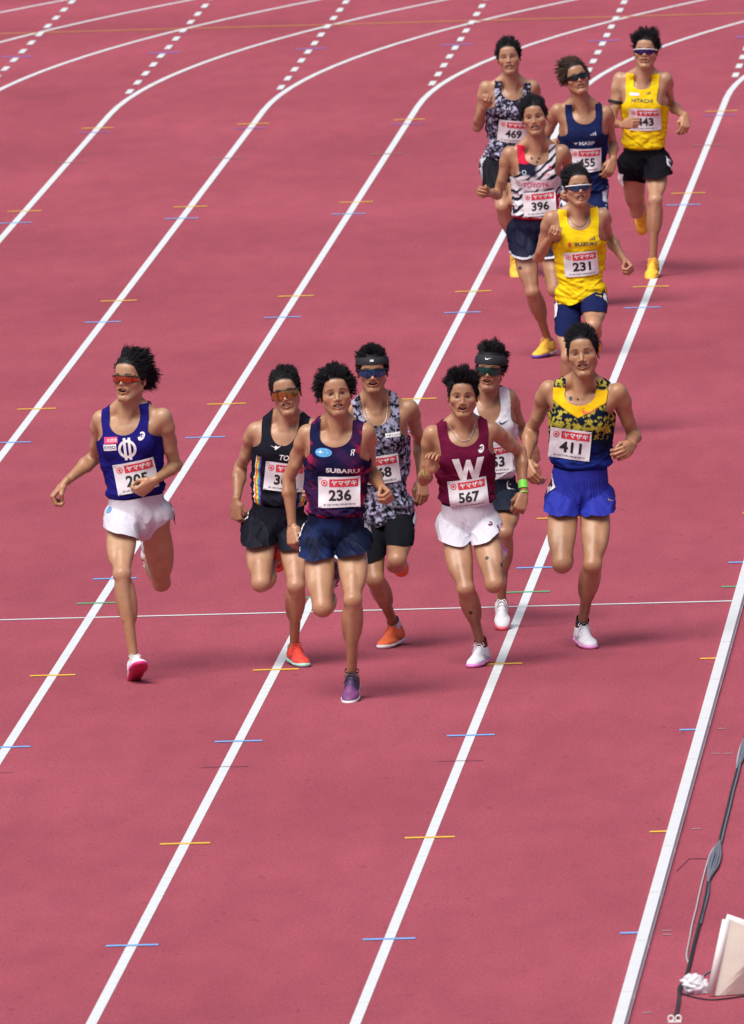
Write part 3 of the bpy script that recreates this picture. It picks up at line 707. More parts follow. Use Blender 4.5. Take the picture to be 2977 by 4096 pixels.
    V, F = body_mesh([core+glut+upper+neck+delt, arms['R'], arms['L'], legs['R'], legs['L']], H_BODY)
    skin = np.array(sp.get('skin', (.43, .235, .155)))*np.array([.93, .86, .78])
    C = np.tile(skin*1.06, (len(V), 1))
    for k in 'RL':                                                                  # sun-tanned forearms and lower legs, leg tone deepened to paint in shading contrast
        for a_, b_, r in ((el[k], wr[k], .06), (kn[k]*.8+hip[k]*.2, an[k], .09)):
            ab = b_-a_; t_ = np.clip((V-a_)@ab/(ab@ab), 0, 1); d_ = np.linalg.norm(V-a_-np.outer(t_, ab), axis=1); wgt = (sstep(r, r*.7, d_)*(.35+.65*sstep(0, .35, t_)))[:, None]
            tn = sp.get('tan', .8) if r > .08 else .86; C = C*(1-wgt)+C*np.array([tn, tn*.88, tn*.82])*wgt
    mot = fbm(V[:, 0]*22, V[:, 1]*22, V[:, 2]*22, idx, 3)[:, None]-.5; C = C*(1+mot*np.array([.12, .24, .26]))
    for k in 'RL':                                                                  # redder knees and elbows
        for c, r in ((kn[k]+tfrm[k][1]*.03, .05), (el[k], .04)):
            wgt = np.exp(-((V-c)**2).sum(1)/r**2)[:, None]*.5; C = C*(1-wgt)+C*np.array([1.0, .86, .84])*wgt
    parts = [(V, F, C)]
    sp['hd'].setdefault('seed', idx*5+2); HP, zc, oh = head_prims(sp['hd']); v, f = one_mesh(HP, H_HEAD); c = face_paint(v, sp['hd'], zc, oh, skin); parts.append((hw(v), f, c))
    for k, sg in (('R', -1), ('L', 1)):
        v, f = one_mesh(hand_prims(wr[k], hd_[k], sp['th'+k], sg, s*.97, sp.get('curl'+k, .8), None), H_FINE)
        parts.append((v, f, np.tile(skin*np.array([1.02, .92, .88]), (len(v), 1))))
    off = 0; VV, FF_, CC = [], [], []
    for v, f, c in parts: VV.append(v); FF_.append(f+off); CC.append(c); off += len(v)
    VV, FF_, CC = np.concatenate(VV), np.concatenate(FF_), np.concatenate(CC)
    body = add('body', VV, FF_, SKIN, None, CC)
    bodyT = np.concatenate([F[:, [0, 1, 2]], F[:, [0, 2, 3]]])
    # --- hair, teeth
    hv, hf, hc = hair_mesh(sp['hd'], 100+idx*7); add('hair', hw(hv), hf, HAIR, None, hc)
    if sp['hd'].get('teeth', 1):
        tv, tf = [], []; n = 9; g_ = sp['hd'].get('teeth', 1) == 2; zt = zc+(oh*.05 if g_ else oh*.42); ht = max(oh*(.72 if g_ else .40), .0028)
        for i in range(n):
            a = -1+2*i/(n-1)
            for dz in (-ht, ht): tv.append((.021*a, -.0790+.010*a*a, zt+dz))
        tf = [(2*i, 2*i+2, 2*i+3, 2*i+1) for i in range(n-1)]; add('teeth', hw(tv), tf, TEETH)
    # --- singlet
    sg_ = sp['singlet']; tuck = sg_.get('tuck', True); loose = sg_.get('loose', .010)
    CP = inflate(core, loose*s)+inflate(upper[0:3]+upper[4:7], .006*s)
    if not tuck: CP += [te(0, 0, .10, (.150, .118, .16), .04), te(0, .0, -.03, (.155, .128, .12), .04)]
    else: CP += [te(0, .0, .24, (.138, .106, .16), .05), te(0, 0, .10, (.138, .108, .10), .04)]
    V, F = one_mesh(CP, H_CLOTH); lx, fr, u = tcoord(V); ax = np.abs(lx)
    wst_ = sp['shorts'].get('waist', .235); hem = wst_-.065 if tuck else sg_.get('hem', -.03)
    hemc = hem+sg_.get('hemtilt', 0)*lx/.15+.012*np.sin(lx*40)
    ns = sg_.get('neck', (.072, .20)); dep = .09+(ns[1]-.09)*sstep(-.05, .0, fr)
    gneck = np.sqrt((lx/ns[0])**2+(np.minimum(u-1.03, 0)/dep)**2)-1
    so_ = sg_.get('strap', .118)
    ab_ = sg_.get('arm', .70); lim = so_+.010*sstep(.85, 1.05, u)+.10*sstep(ab_+.17, ab_-.03, u)**1.5
    g = np.minimum(np.minimum((u-hemc)*T, gneck*.08), np.where(u > .5, lim-ax, .1)); g = np.minimum(g, (1.16-u)*T)
    V, F = clip(V, F, g); lx, fr, u = tcoord(V); nv = vnormals(V, F)
    sd_ = idx*13; low = sstep(.75, .25, u)
    fold = (vnoise(lx*9+u*7, u*11-lx*5, fr*5, sd_)-.5)*.024*(low*.9+.14)+(np.abs(vnoise(lx*16-u*12, u*22+lx*9, fr*8, sd_+1)-.5)*-.030+.007)*(low*.8+.16)
    rdg = lambda n: (1-np.abs(2*n-1))**4
    fold = fold+(rdg(vnoise(lx*5+u*6, u*13-np.abs(lx)*16, fr*4, sd_+5))*.009-.002)*(low*.9+.12)+(rdg(vnoise(lx*13-u*5, u*9+lx*11, fr*6, sd_+6))*.006-.001)*(low*.7+.25)
    edge = np.minimum(1, np.maximum(0, np.minimum((so_+.03-np.abs(lx))*40, 1)))
    V = V+nv*(np.maximum(fold, -.007)*sg_.get('fold', 1.0))[:, None]
    if tuck: V = V-nv*(.022*sstep(wst_+.030, wst_-.010, u)-.008*np.exp(-((u-wst_-.06)/.035)**2))[:, None]
    C = np.asarray(sg_['col'](lx, fr, u), float)*np.ones((len(V), 3))
    singlet = add('singlet', V, F, sg_.get('mat', CLOTH), None, C); q.singV, q.singT = V, F
    bvh_s = BVHTree.FromPolygons(V.tolist(), F.tolist())
    # --- shorts
    so2 = sp['shorts']; typ = so2.get('type', 'shorts')
    if typ == 'shorts':
        SP = inflate(core[:2]+glut, .018*s)+[te(0, 0, .08, (.142, .112, .15), .03), te(0, .0, .26, (.142, .110, .14), .03)]
        for k, sg in (('R', -1), ('L', 1)):
            d, f_, l_, TT = tfrm[k]; fl = so2.get('flare', 1.0)
            SP += [cap(hip[k]+l_*.004-d*.02, hip[k]+d*.60*TT+(l_*.012+f_*.004)*s, .092*s, .095*s*fl, .006)]
    else:
        SP = inflate(core[:2]+glut, .009*s)
        for k in 'RL': SP += inflate(legs[k][:12], .006*s)
    V, F = one_mesh(SP, H_CLOTH+.0007)
    def legc(V):
        tl = {}
        for k in 'RL': d, f_, l_, TT = tfrm[k]; w_ = V-hip[k]; t = w_@d/TT; tl[k] = (t, w_@l_, np.linalg.norm(w_-np.outer(t*TT, d), axis=1), w_@f_*np.dot(d, fwd))
        nr = tl['L'][2] < tl['R'][2]; return [np.where(nr, tl['L'][i], tl['R'][i]) for i in range(4)]+[nr]
    lx, fr, u = tcoord(V); t, lo_, rr, ff_, isl = legc(V)
    cutt = .07+so2.get('hem', .26)-so2.get('slope', .08)*lo_/(.09*s)+.004*np.sin(lo_*70)+so2.get('hemL', 0)*isl+so2.get('tiltf', .38)*ff_/(.09*s)
    g = np.minimum((so2.get('waist', .235)+.006*np.sin(lx*30)-u)*T, (cutt+so2.get('gus', .05)*np.exp(-(lx/.045)**2)*sstep(-.26, -.20, u)-t)*.4)
    V, F = clip(V, F, g); lx, fr, u = tcoord(V); t, lo_, rr, ff_, isl = legc(V); nv = vnormals(V, F); th_ = np.arctan2(lx, fr+.001)
    if typ == 'shorts':
        wst = sstep(wst_-.12, wst_-.04, u); gath = np.sin(th_*46+3*vnoise(th_*9, u*6, 0, sd_+2))*.0022*sstep(-.02, .14, u)*(1-.6*wst)
        fold = (vnoise(th_*3.2, u*5, isl*7.0, sd_+3)-.5)*.022+(vnoise(th_*9+u*6, u*10, isl*5.0, sd_+4)-.5)*.010
        fold = fold+(1-np.abs(2*vnoise(th_*4+u*5, u*7-np.abs(lx)*10, isl*3.0, sd_+7)-1))**4*.009
        V = V+nv*((fold*sstep(.20, .02, u)+gath-.003*wst)*so2.get('fold', 1.0))[:, None]
    else: V = V+nv*((vnoise(th_*8, u*20, 0, sd_+3)-.5)*.003)[:, None]
    cutt = .07+so2.get('hem', .26)-so2.get('slope', .08)*lo_/(.09*s)+so2.get('tiltf', .38)*ff_/(.09*s); C = np.asarray(so2['col'](lx, fr, u, t-cutt, lo_, isl), float)*np.ones((len(V), 3))
    shorts = add('shorts', V, F, so2.get('mat', SATIN), None, C); bvh_h = BVHTree.FromPolygons(V.tolist(), F.tolist())
    # --- shoes and socks
    for k in 'RL':
        shp = sp['shoes']; shp.setdefault('acc', .6); U, S, laces, pf = shoe_parts(an[k], FF[k], s*1.04)
        v, f = one_mesh(U, .0060); a = (v-an[k])@FF[k].T/(s*1.04)
        c = np.asarray(shp['col'](a[:, 0], a[:, 1], a[:, 2]+.082), float)*np.ones((len(v), 3)); ac = ((np.abs(a[:, 0]) > .026) & (a[:, 1] > -.01) & (a[:, 1] < .075) & (np.abs(a[:, 2]+.050-.35*(a[:, 1]-.03)) < .008)) | ((a[:, 1] < -.045) & (a[:, 2] > -.045)); c = np.where(ac[:, None], c*shp['acc'], c); shoe = add('shoe', v, f, SHOEM, None, c)
        v, f = one_mesh(S, .0060); a = (v-an[k])@FF[k].T/(s*1.04)
        add('sole', v, f, SOLEM, shoe, np.asarray(shp['sole'](a[:, 0], a[:, 1], a[:, 2]+.082), float)*np.ones((len(v), 3)))
        v, f = joinm(laces); add('laces', v, f, flatmat('lace_%d' % idx, shp.get('lace', (.7, .7, .7))), shoe)
        if 'sock' in shp:
            ds = nrm(an[k]-kn[k]); h_ = shp.get('sockh', .05); n = 18; sv = []
            a, b = frame_from(ds, FF[k][1]); c_ = np.cross(a, b)
            for z in np.linspace(-h_, .015, 5):
                for i in range(n):
                    w_ = 2*math.pi*i/n; sv.append(an[k]+ds*z*s-b*.005*s+(b*math.cos(w_)*.040+c_*math.sin(w_)*.034)*s)
            sf = [(i*n+j, i*n+(j+1) % n, (i+1)*n+(j+1) % n, (i+1)*n+j) for i in range(4) for j in range(n)]
            add('sock', sv, sf, flatmat('sock_%d' % idx, shp['sock'], .8))
    # --- flat prints
    def cast(bvh, o, n, d0=.35):
        h = bvh.ray_cast(Vector(o+n*d0), Vector(-n), d0+.25); return None if h[0] is None else np.array(h[0])
    def project(shape, bvh, c, r, up, n, eps):
        V2, F2 = shape; out = []; last = None
        for x, y in V2:
            o = c+r*x+up*y; hit = cast(bvh, o, n); out.append(hit)
        good = [np.dot(h-c, n) for h in out if h is not None]
        if not good: return None
        med = float(np.median(good))
        return [(c+r*x+up*y+n*(((np.dot(h-c, n)) if h is not None and abs(np.dot(h-c, n)-med) < .08 else med)+eps)) for (x, y), h in zip(V2, out)], F2
    for name, material, shape, x, u0 in sg_.get('prints', []):
        fm = tfr(u0); r_ = project((np.asarray(shape[0])*s, shape[1]), bvh_s, tp(x, 0, u0), fm[0], fm[2], fm[1], .0028)
        if r_: add(name, r_[0], r_[1], material, singlet, smooth=True)
    if 'bib' in sp:
        bb = sp['bib']; W, Hh = .108*s, .079*s; u0 = bb.get('u', .42); fm = tfr(u0); a = R(bb.get('rot', 0)); n = fm[1]
        r_ = fm[0]*math.cos(a)+fm[2]*math.sin(a); up_ = -fm[0]*math.sin(a)+fm[2]*math.cos(a); c = tp(bb.get('x', 0), 0, u0); nu, nv_ = 15, 11
        D = np.full((nv_, nu), np.nan)
        for j in range(nv_):
            for i in range(nu):
                h = cast(bvh_s, c+r_*(-W+2*W*i/(nu-1))+up_*(-Hh+2*Hh*j/(nv_-1)), n)
                if h is not None: D[j, i] = np.dot(h-c, n)
        med = np.nanmedian(D); D = np.where(np.isnan(D) | (np.abs(D-med) > .07), med, D); Q = np.pad(D, 1, mode='edge'); D = np.max([Q[a_:a_+nv_, b_:b_+nu] for a_ in range(3) for b_ in range(3)], 0)*.6+D*.4; D0 = D.copy()
        for _ in range(14):
            Q = np.pad(D, 1, mode='reflect', reflect_type='odd'); D = np.maximum((Q[:-2, 1:-1]+Q[2:, 1:-1]+Q[1:-1, :-2]+Q[1:-1, 2:])/4, D0-.001)
        jj, ii_ = np.mgrid[0:nv_, 0:nu]; D = D+.0055+.005*(vnoise(ii_*.55+idx, jj*.5, 0, idx)-.35)+.004*(((ii_/(nu-1)-.5)*2)**8)*(((jj/(nv_-1)-.5)*2)**8)
        def dep_(x, y):
            fi = np.clip((x+W)/(2*W)*(nu-1), 0, nu-1.001); fj = np.clip((y+Hh)/(2*Hh)*(nv_-1), 0, nv_-1.001); i, j = int(fi), int(fj); a_, b_ = fi-i, fj-j
            return (D[j, i]*(1-a_)+D[j, i+1]*a_)*(1-b_)+(D[j+1, i]*(1-a_)+D[j+1, i+1]*a_)*b_
        def put(shape, e): return [c+r_*x*s+up_*y*s+n*(dep_(x*s, y*s)+e) for x, y in shape[0]], shape[1]
        gv = [(-W/s+2*W/s*i/(nu-1), -Hh/s+2*Hh/s*j/(nv_-1)) for j in range(nv_) for i in range(nu)]
        gf = [(j*nu+i, j*nu+i+1, (j+1)*nu+i+1, (j+1)*nu+i) for j in range(nv_-1) for i in range(nu-1)]
        v, f = put((gv, gf), 0); bib = add('bib', v, f, BIBW)
        for nm, mt, shape, e in (('banner', INKR, rect(-.050, .098, .027, .067), .0014), ('banner_lettering', INKW, txt('ヤマザキ', .028, .025, .047, .035, wid=.130), .0026),
                                 ('emblem', INKR, gear(-.076, .047, .0185), .0014), ('emblem_ring', INKW, ring2(-.076, .047, .0075, .0112, 14), .0024),
                                 ('number', INK, txt(bb['no'], .058, .004, -.016, .030, wid=.116), .0016),
                                 ('small_lettering', INK, txt('第110回 日本陸上競技選手権大会', .0095, .002, -.063, .004, wid=.165), .0016)):
            v, f = put(shape, e); add(nm, v, f, mt, bib)
        for px, py in ((-.098, .073), (.098, .073), (-.098, -.073), (.098, -.073)):
            v, f = put((np.array([(px-.007, py-.003), (px+.007, py+.003)]), []), .003); v, f = tube(v, .0012*s, 5); add('safety_pin', v, f, METAL, bib)
    for name, material, shape, cpt, nv0 in sp.get('shortprints', []):
        # cpt: (side, t along thigh, angle from front to outside, extra) ; printed on the shorts
        k, t_, ang = cpt; d, f_, l_, TT = tfrm[k]; a = R(ang); n = nrm(f_*math.cos(a)+l_*math.sin(a)); up_ = -d
        r_ = np.cross(up_, n); r_ = nrm(r_); up2 = np.cross(n, r_)
        if r_[0] < 0 and abs(ang) < 60: r_ = -r_
        res = project((np.asarray(shape[0])*s, shape[1]), bvh_h, hip[k]+d*t_*TT, r_, up2, n, nv0)
        if res: add(name, res[0], res[1], material, shorts)
    if 'patches' in sp:
        bvh_b = BVHTree.FromPolygons(VV.tolist(), FF_.tolist())
        for k, seg, t_, ang, rad in sp['patches']:
            if seg == 'thigh': o = hip[k]+(kn[k]-hip[k])*t_; f_, l_ = tfrm[k][1], tfrm[k][2]
            elif seg == 'shin': o = kn[k]+(an[k]-kn[k])*t_; f_, l_ = frame_from(an[k]-kn[k], fwd)[1], hx*(1 if k == 'L' else -1)
            else: o = tp(k, 0, t_); f_, l_ = tfr(t_)[1], tfr(t_)[0]
            n = nrm(f_*math.cos(R(ang))+l_*math.sin(R(ang))); r_ = nrm(np.cross(n, [0, 0, 1])); up_ = np.cross(r_, n)
            res = project(poly([(rad*math.cos(2*math.pi*i/14), rad*math.sin(2*math.pi*i/14)) for i in range(14)], 3), bvh_b, o, r_, up_, n, .0015)
            if res: add('round_tape', res[0], res[1], flatmat('tape_dark', (.045, .035, .035)))
    # --- bands on limbs
    for where, t_, wd, rad, rgb in sp.get('bands', []):
        k = where[-1]; a, b = {'wrist': (el, wr), 'upper': (sh, el), 'ankle': (kn, an)}[where[:-1]]; A, B = a[k], b[k]; d = nrm(B-A); _, e1 = frame_from(d, fwd+np.array([.1, 0, .2])); e2 = np.cross(d, e1); n = 20; sv = []
        c0 = A+(B-A)*t_
        ls = leg_prims if where[:-1] == 'ankle' else None
        for z in (-wd/2, -wd/6, wd/6, wd/2):
            for i in range(n): w_ = 2*math.pi*i/n; sv.append(c0+d*z+(e1*math.cos(w_)+e2*math.sin(w_))*(rad*s))
        sf = [(i*n+j, i*n+(j+1) % n, (i+1)*n+(j+1) % n, (i+1)*n+j) for i in range(3) for j in range(n)]
        add('arm_band' if where[:-1] != 'ankle' else 'ankle_band', sv, sf, flatmat('band_%02d_%s' % (idx, where), rgb, .5))
    if 'necklace' in sp:
        rgb, drop, rad = sp['necklace']; pts = []; nv1, nf1 = one_mesh(core[3:5]+upper+neck, .009); bvh_b = BVHTree.FromPolygons(nv1.tolist(), nf1.tolist())
        for i in range(33):
            a = math.pi*2*i/32; x = .070*math.sin(a); y = -math.cos(a)
            zz = 1.17-(.17+drop)*max(0, math.cos(a))**.8+.03*max(0, -math.cos(a)); fm = tfr(.95); cc = tp(0, 0, zz); dr = nrm(fm[0]*math.sin(a)+fm[1]*math.cos(a)); h = bvh_b.ray_cast(Vector(cc+dr*.13), Vector(-dr), .3)
            pts.append((np.array(h[0]) if h[0] is not None else cc+dr*.07)+dr*.003)
        pts = np.array(pts[:-1])
        for _ in range(5): pts = pts*.5+(np.roll(pts, 1, 0)+np.roll(pts, -1, 0))*.25
        v, f = tube(pts+fwd*.003, rad*.6, 6, closed=True); add('necklace', v, f, mat('necklace_%d' % idx, rgb, .3, metal=.8))
    # --- eyewear, headband
    if 'glasses' in sp: eyewear(sp['glasses'], hw, add, idx)
    if 'headband' in sp:
        rgb, mark = sp['headband']; bv = []; n = 36; c = np.array([0, .016, .044])
        z0_, z1_ = sp.get('bandz', (.048, .088))
        for zz, ex in ((z0_, .0155), (z0_*.7+z1_*.3, .017), (z0_*.3+z1_*.7, .017), (z1_, .012)):
            for i in range(n):
                a = 2*math.pi*i/n; dz = .018*math.cos(a)*0-.028*(math.sin(a) > 0)*math.sin(a); z = zz+dz; rz = math.sqrt(max(.05, 1-((z-.044)/.083)**2))
                bv.append((math.cos(a)*(.0775*rz+ex), .016+math.sin(a)*(.0965*rz+ex), z))
        bf = [(i*n+j, i*n+(j+1) % n, (i+1)*n+(j+1) % n, (i+1)*n+j) for i in range(3) for j in range(n)]
        hb = add('headband', hw(bv), bf, flatmat('headband_%d' % idx, rgb, .8))
        if mark:
            V2, F2 = mark; v = [(x, .016-(math.sqrt(max(.01, 1-(x/.084)**2))*(.0965*math.sqrt(max(.1, 1-((z+.068-.044)/.083)**2))+.0185)), z+.068) for x, z in V2]; add('mark', hw(v), F2, INKW, hb)
    return q
def eyewear(g, hw, add, idx):
    nc, nr = 25, 6; V = []; w0 = .0735
    top, bot = g.get('top', .016), g.get('bot', -.026)
    def edge(a):
        t = abs(a); zt = top-.004*t*t+g.get('lift', 0)*t; nose = .016*math.exp(-(t/.16)**2)
        zb = bot+nose+(.018 if g.get('style') == 'sport' else .010)*max(0, t-.35)**1.3*1.6
        if g.get('style') == 'sport': zb += .004*(1-t)
        return zt, zb
    def pt(a, z, o=0.0): return (w0*a*(1+o*3), -.1035+.052*abs(a)**2.1-o-.0012*abs(z-.0), z)
    for i in range(nc):
        a = -1+2*i/(nc-1); zt, zb = edge(a)
        for j in range(nr): V.append(pt(a, zt+(zb-zt)*j/(nr-1), .0015*math.sin(math.pi*j/(nr-1))))
    F = [(i*nr+j, i*nr+j+1, (i+1)*nr+j+1, (i+1)*nr+j) for i in range(nc-1) for j in range(nr-1)]
    fm = WHITEF if g.get('white') else BLACKF
    tp_ = [pt(-1+2*i/(nc-1), edge(-1+2*i/(nc-1))[0], .001) for i in range(nc)]
    parts = [tube(hw(tp_), g.get('fr', .0032), 6)]
    if g.get('full'): parts.append(tube(hw([pt(-1+2*i/(nc-1), edge(-1+2*i/(nc-1))[1], .001) for i in range(nc)]), .0022, 6))
    for sg in (-1, 1):
        parts.append(tube(hw([pt(sg, top-.006, .001), (sg*.0795, -.03, top-.006), (sg*.0835, .0, top-.008), (sg*.082, .022, top-.012)]), [.0050, .0042, .0034, .003], 6))
    v, f = joinm(parts); fo = add('sunglasses', v, f, fm)
    add('lens', hw(V), F, mat('lens_%d' % idx, g['col'], g.get('rough', .08), metal=g.get('metal', .75), var=.35, vscale=45, spec=.6, coat=.5), fo)

def plain(c): return lambda *a: np.array(c)

# ------------------------------------------------------------------ cloth patterns
def leopard(lx, fr, u):
    x, y, z = lx, u*.52, fr; n = fbm(x*84, y*92, z*84, 11, 2); m_ = fbm(x*42, y*46, z*42, 12, 2)
    c = np.array([.34, .34, .50])[None]*np.ones((len(lx), 1)); mid = sstep(.53, .57, m_)[:, None]; c = c*(1-mid)+np.array([.13, .13, .18])*mid
    d = sstep(.525, .555, n)[:, None]; return c*(1-d)+np.array([.010, .010, .016])*d
def camo(lx, fr, u):
    x, y, z = lx, u*.52, fr; n = fbm(x*60, y*66, z*60, 21, 2); m_ = fbm(x*30, y*34, z*30, 22, 2)
    c = np.array([.035, .032, .060])[None]*np.ones((len(lx), 1)); mid = sstep(.50, .54, m_)[:, None]; c = c*(1-mid)+np.array([.13, .12, .20])*mid
    d = sstep(.585, .61, n)[:, None]; c = c*(1-d)+np.array([.45, .47, .64])*d
    e = sstep(.42, .39, n)[:, None]; return c*(1-e)+np.array([.010, .010, .015])*e
def ember(lx, fr, u):
    x, y, z = lx, u*.52, fr; w_ = np.clip(sstep(.07, .15, np.abs(lx))*.8+sstep(.34, .20, u)*1.0, 0, 1)
    n = fbm(x*15, y*30+x*9, z*15, 31, 4); k = sstep(.52, .66, n+.09*w_-.06)*w_
    c = np.array([.010, .011, .050]); c2 = np.array([.040, .012, .060]); h = sstep(.4, .65, fbm(x*9, y*12, z*9, 33))[:, None]
    return (c*(1-h)+c2*h)*(1-k[:, None])+np.array([.48, .022, .09])*k[:, None]
def splash(lx, fr, u):
    x, y, z = lx, u*.58, fr; bd = .815+np.abs(lx)*1.0
    n = fbm(x*70, y*70, z*70, 41, 4)
    c = np.array([.006, .012, .028])[None]*np.ones((len(lx), 1)); b = sstep(.62, .30, u+.3*(fbm(x*14, y*14, z*14, 43)-.5))[:, None]; c = c*(1-b)+np.array([.010, .022, .19])*b
    k = (sstep(.53, .57, n+.13*np.exp(-((u-.74)/.05)**2)-.02-.35*sstep(.68, .50, u))*((u > .50) & (u < bd) | (u > 1.06)))[:, None]; c = c*(1-k)+np.array([.42, .37, .05])*k
    ye = (sstep(bd, bd+.012, u)*sstep(1.075, 1.065, u)*(fr > -.01))[:, None]; return c*(1-ye)+np.array([.80, .50, .012])*ye
def zebra(lx, fr, u):
    x, y = lx, u*.52; ph = (x*.75-y*1.1)*95+6*vnoise(x*14, y*14, fr*14, 51); st = sstep(.05, .25, np.sin(ph)+.7*(vnoise(x*30, y*30, fr*30, 52)-.5)-.1)[:, None]
    c = np.array([.72, .72, .78])*(1-st)+np.array([.014, .016, .035])*st
    bl = (sstep(.72, .78, u+lx*.6)*sstep(.02, -.02, lx))[:, None]; c = c*(1-bl)+np.array([.014, .016, .04])*bl
    rs = ((u > .93)*sstep(-.05, -.07, lx))[:, None]; c = c*(1-rs)+np.array([.60, .02, .06])*rs
    bd = (sstep(.605, .615, u)*sstep(.735, .725, u))[:, None]; c = c*(1-bd)+np.array([.74, .74, .80])*bd
    rb = np.clip(sstep(.24, .22, u)+sstep(.05, .08, lx)*sstep(.53, .50, u)*sstep(.22, .30, u)*.9, 0, 1)[:, None]; return c*(1-rb)+np.array([.50, .016, .045])*rb
def rainbow(lx, fr, u):
    c = np.array([.012, .013, .022])[None]*np.ones((len(lx), 1)); side = lx < 0
    cols = [(.75, .75, .72), (.70, .05, .02), (.85, .30, .01), (.80, .62, .03), (.10, .45, .20), (.04, .20, .60), (.20, .05, .40)]
    a = .128+.012*np.sin((u-.3)*5)-np.abs(lx)
    for i, q in enumerate(cols):
        k = ((a > .0045*i-.002) & (a < .0045*(i+1)-.002) & (u < .72) & (fr > 0))[:, None]; c = np.where(k, np.array(q), c)
    n = vnoise(lx*16, u*10, fr*16, 61); k = ((n > .66) & (u < .32) & (lx > .0))[:, None]; return np.where(k, np.array([.02, .20, .60]), c)
def with_side(base, side, w_=.135):
    def f(lx, fr, u, t, lo, isl):
        k = (np.abs(lx) > w_)[:, None]; return np.where(k, np.array(side), np.array(base))
    return f
def with_trim(base, trim, hem=.26, slope=.08):
    def f(lx, fr, u, t, lo, isl):
        k = (t > -.035)[:, None]; return np.where(k, np.array(trim), np.array(base))
    return f
def cloudy(a, b, seed):
    def f(lx, fr, u, *r): n = sstep(.35, .7, vnoise(lx*18, u*9, fr*18, seed))[:, None]; return np.array(a)*(1-n)+np.array(b)*n
    return f
def sideband(a, b, w_, seed=0):
    def f(lx, fr, u, *r):
        n = vnoise(lx*40, u*24, fr*40, 71+seed); k = ((np.abs(lx) > w_) & (n > .48))[:, None]; return np.where(k, np.array(b), np.array(a))
    return f
def shoe2(a, b): return lambda x, y, z: np.where((z < .018)[:, None], np.array(b), np.array(a))
def toe2(a, b, y0=.10): return lambda x, y, z: np.where((y > y0)[:, None], np.array(b), np.array(a))

# ------------------------------------------------------------------ logos (shape, built flat on the cloth)
def hipnum(side, no, t=.02, ang=72):
    k = [('hip_number', BIBW, rect(-.035, .035, -.055, .055), (side, t, ang), .006)]
    if no: k.append(('hip_digit', INK, txt(no, .07, 0, 0, .03), (side, t, ang), .0085))
    return k
def crest(h): 
    w_ = h*.10
    return merge2(ring2(0, 0, .30*h, .42*h, 22, 20, 160), ring2(0, 0, .30*h, .42*h, 22, 200, 340), ring2(0, 0, .30*h, .42*h, 6, 160, 200), ring2(0, 0, .30*h, .42*h, 6, -20, 20), rect(-.17*h, -.05*h, -.5*h, .5*h), rect(.05*h, .17*h, -.5*h, .5*h))
def bigW(h):
    return poly([(x*h, y*h) for x, y in ((-.72, .5), (-.40, .5), (-.26, -.12), (-.08, .42), (.10, .42), (.24, -.12), (.42, .5), (.72, .5), (.40, -.5), (.14, -.5), (.0, .02), (-.14, -.5), (-.40, -.5))])
def onmark(h): return merge2(ring2(-.02, .14*h, .16*h, .28*h, 14), rect(.22*h-.02, .34*h-.02, -.0, .42*h), ring2(-.02, -.32*h, .14*h, .26*h, 10, 0, 180), rect(-.26*h-.02, -.14*h-.02, -.55*h, -.32*h), rect(.14*h-.02, .26*h-.02, -.55*h, -.32*h))
def stars(w_):
    ps = []
    for x, y, r in ((-.22, .02, .26), (.14, .17, .11), (.10, -.14, .11), (.36, .12, .11), (.34, -.16, .11), (.24, .0, .10)):
        ps.append(poly([(w_*(x+r*(1.0 if i % 2 == 0 else .28)*math.cos(i*math.pi/4)*(1.0 if i % 4 == 0 else .6)), w_*(y+r*(1.0 if i % 2 == 0 else .28)*math.sin(i*math.pi/4)*.6)) for i in range(8)], 3))
    return merge2(*ps)
def wing(w_): return poly([(x*w_, y*w_) for x, y in ((-.5, .15), (-.1, .05), (.02, .18), (.2, .08), (.5, .2), (.22, -.06), (.0, -.22), (-.06, -.02))])
def sbolt(h): return poly([(x*h, y*h) for x, y in ((0, .5), (-.45, .2), (.05, -.02), (-.45, -.2), (0, -.5), (.45, -.2), (-.05, .02), (.45, .2))], 4)
def ellipse(w_, h): return poly([(w_*math.cos(2*math.pi*i/20), h*math.sin(2*math.pi*i/20)) for i in range(20)], 5)
C_navy, C_red, C_cyan, C_org = flatmat('print_navy', (.012, .02, .12)), flatmat('print_red', (.62, .03, .05)), flatmat('print_cyan', (.05, .30, .62)), flatmat('print_orange', (.80, .13, .03))
C_gold, C_mar, C_crim, C_pale = flatmat('print_gold', (.80, .50, .03)), flatmat('print_maroon', (.16, .01, .05)), flatmat('print_crimson', (.72, .05, .16)), flatmat('print_pale', (.55, .66, .74))
C_dnavy = flatmat('print_dark', (.03, .05, .09))

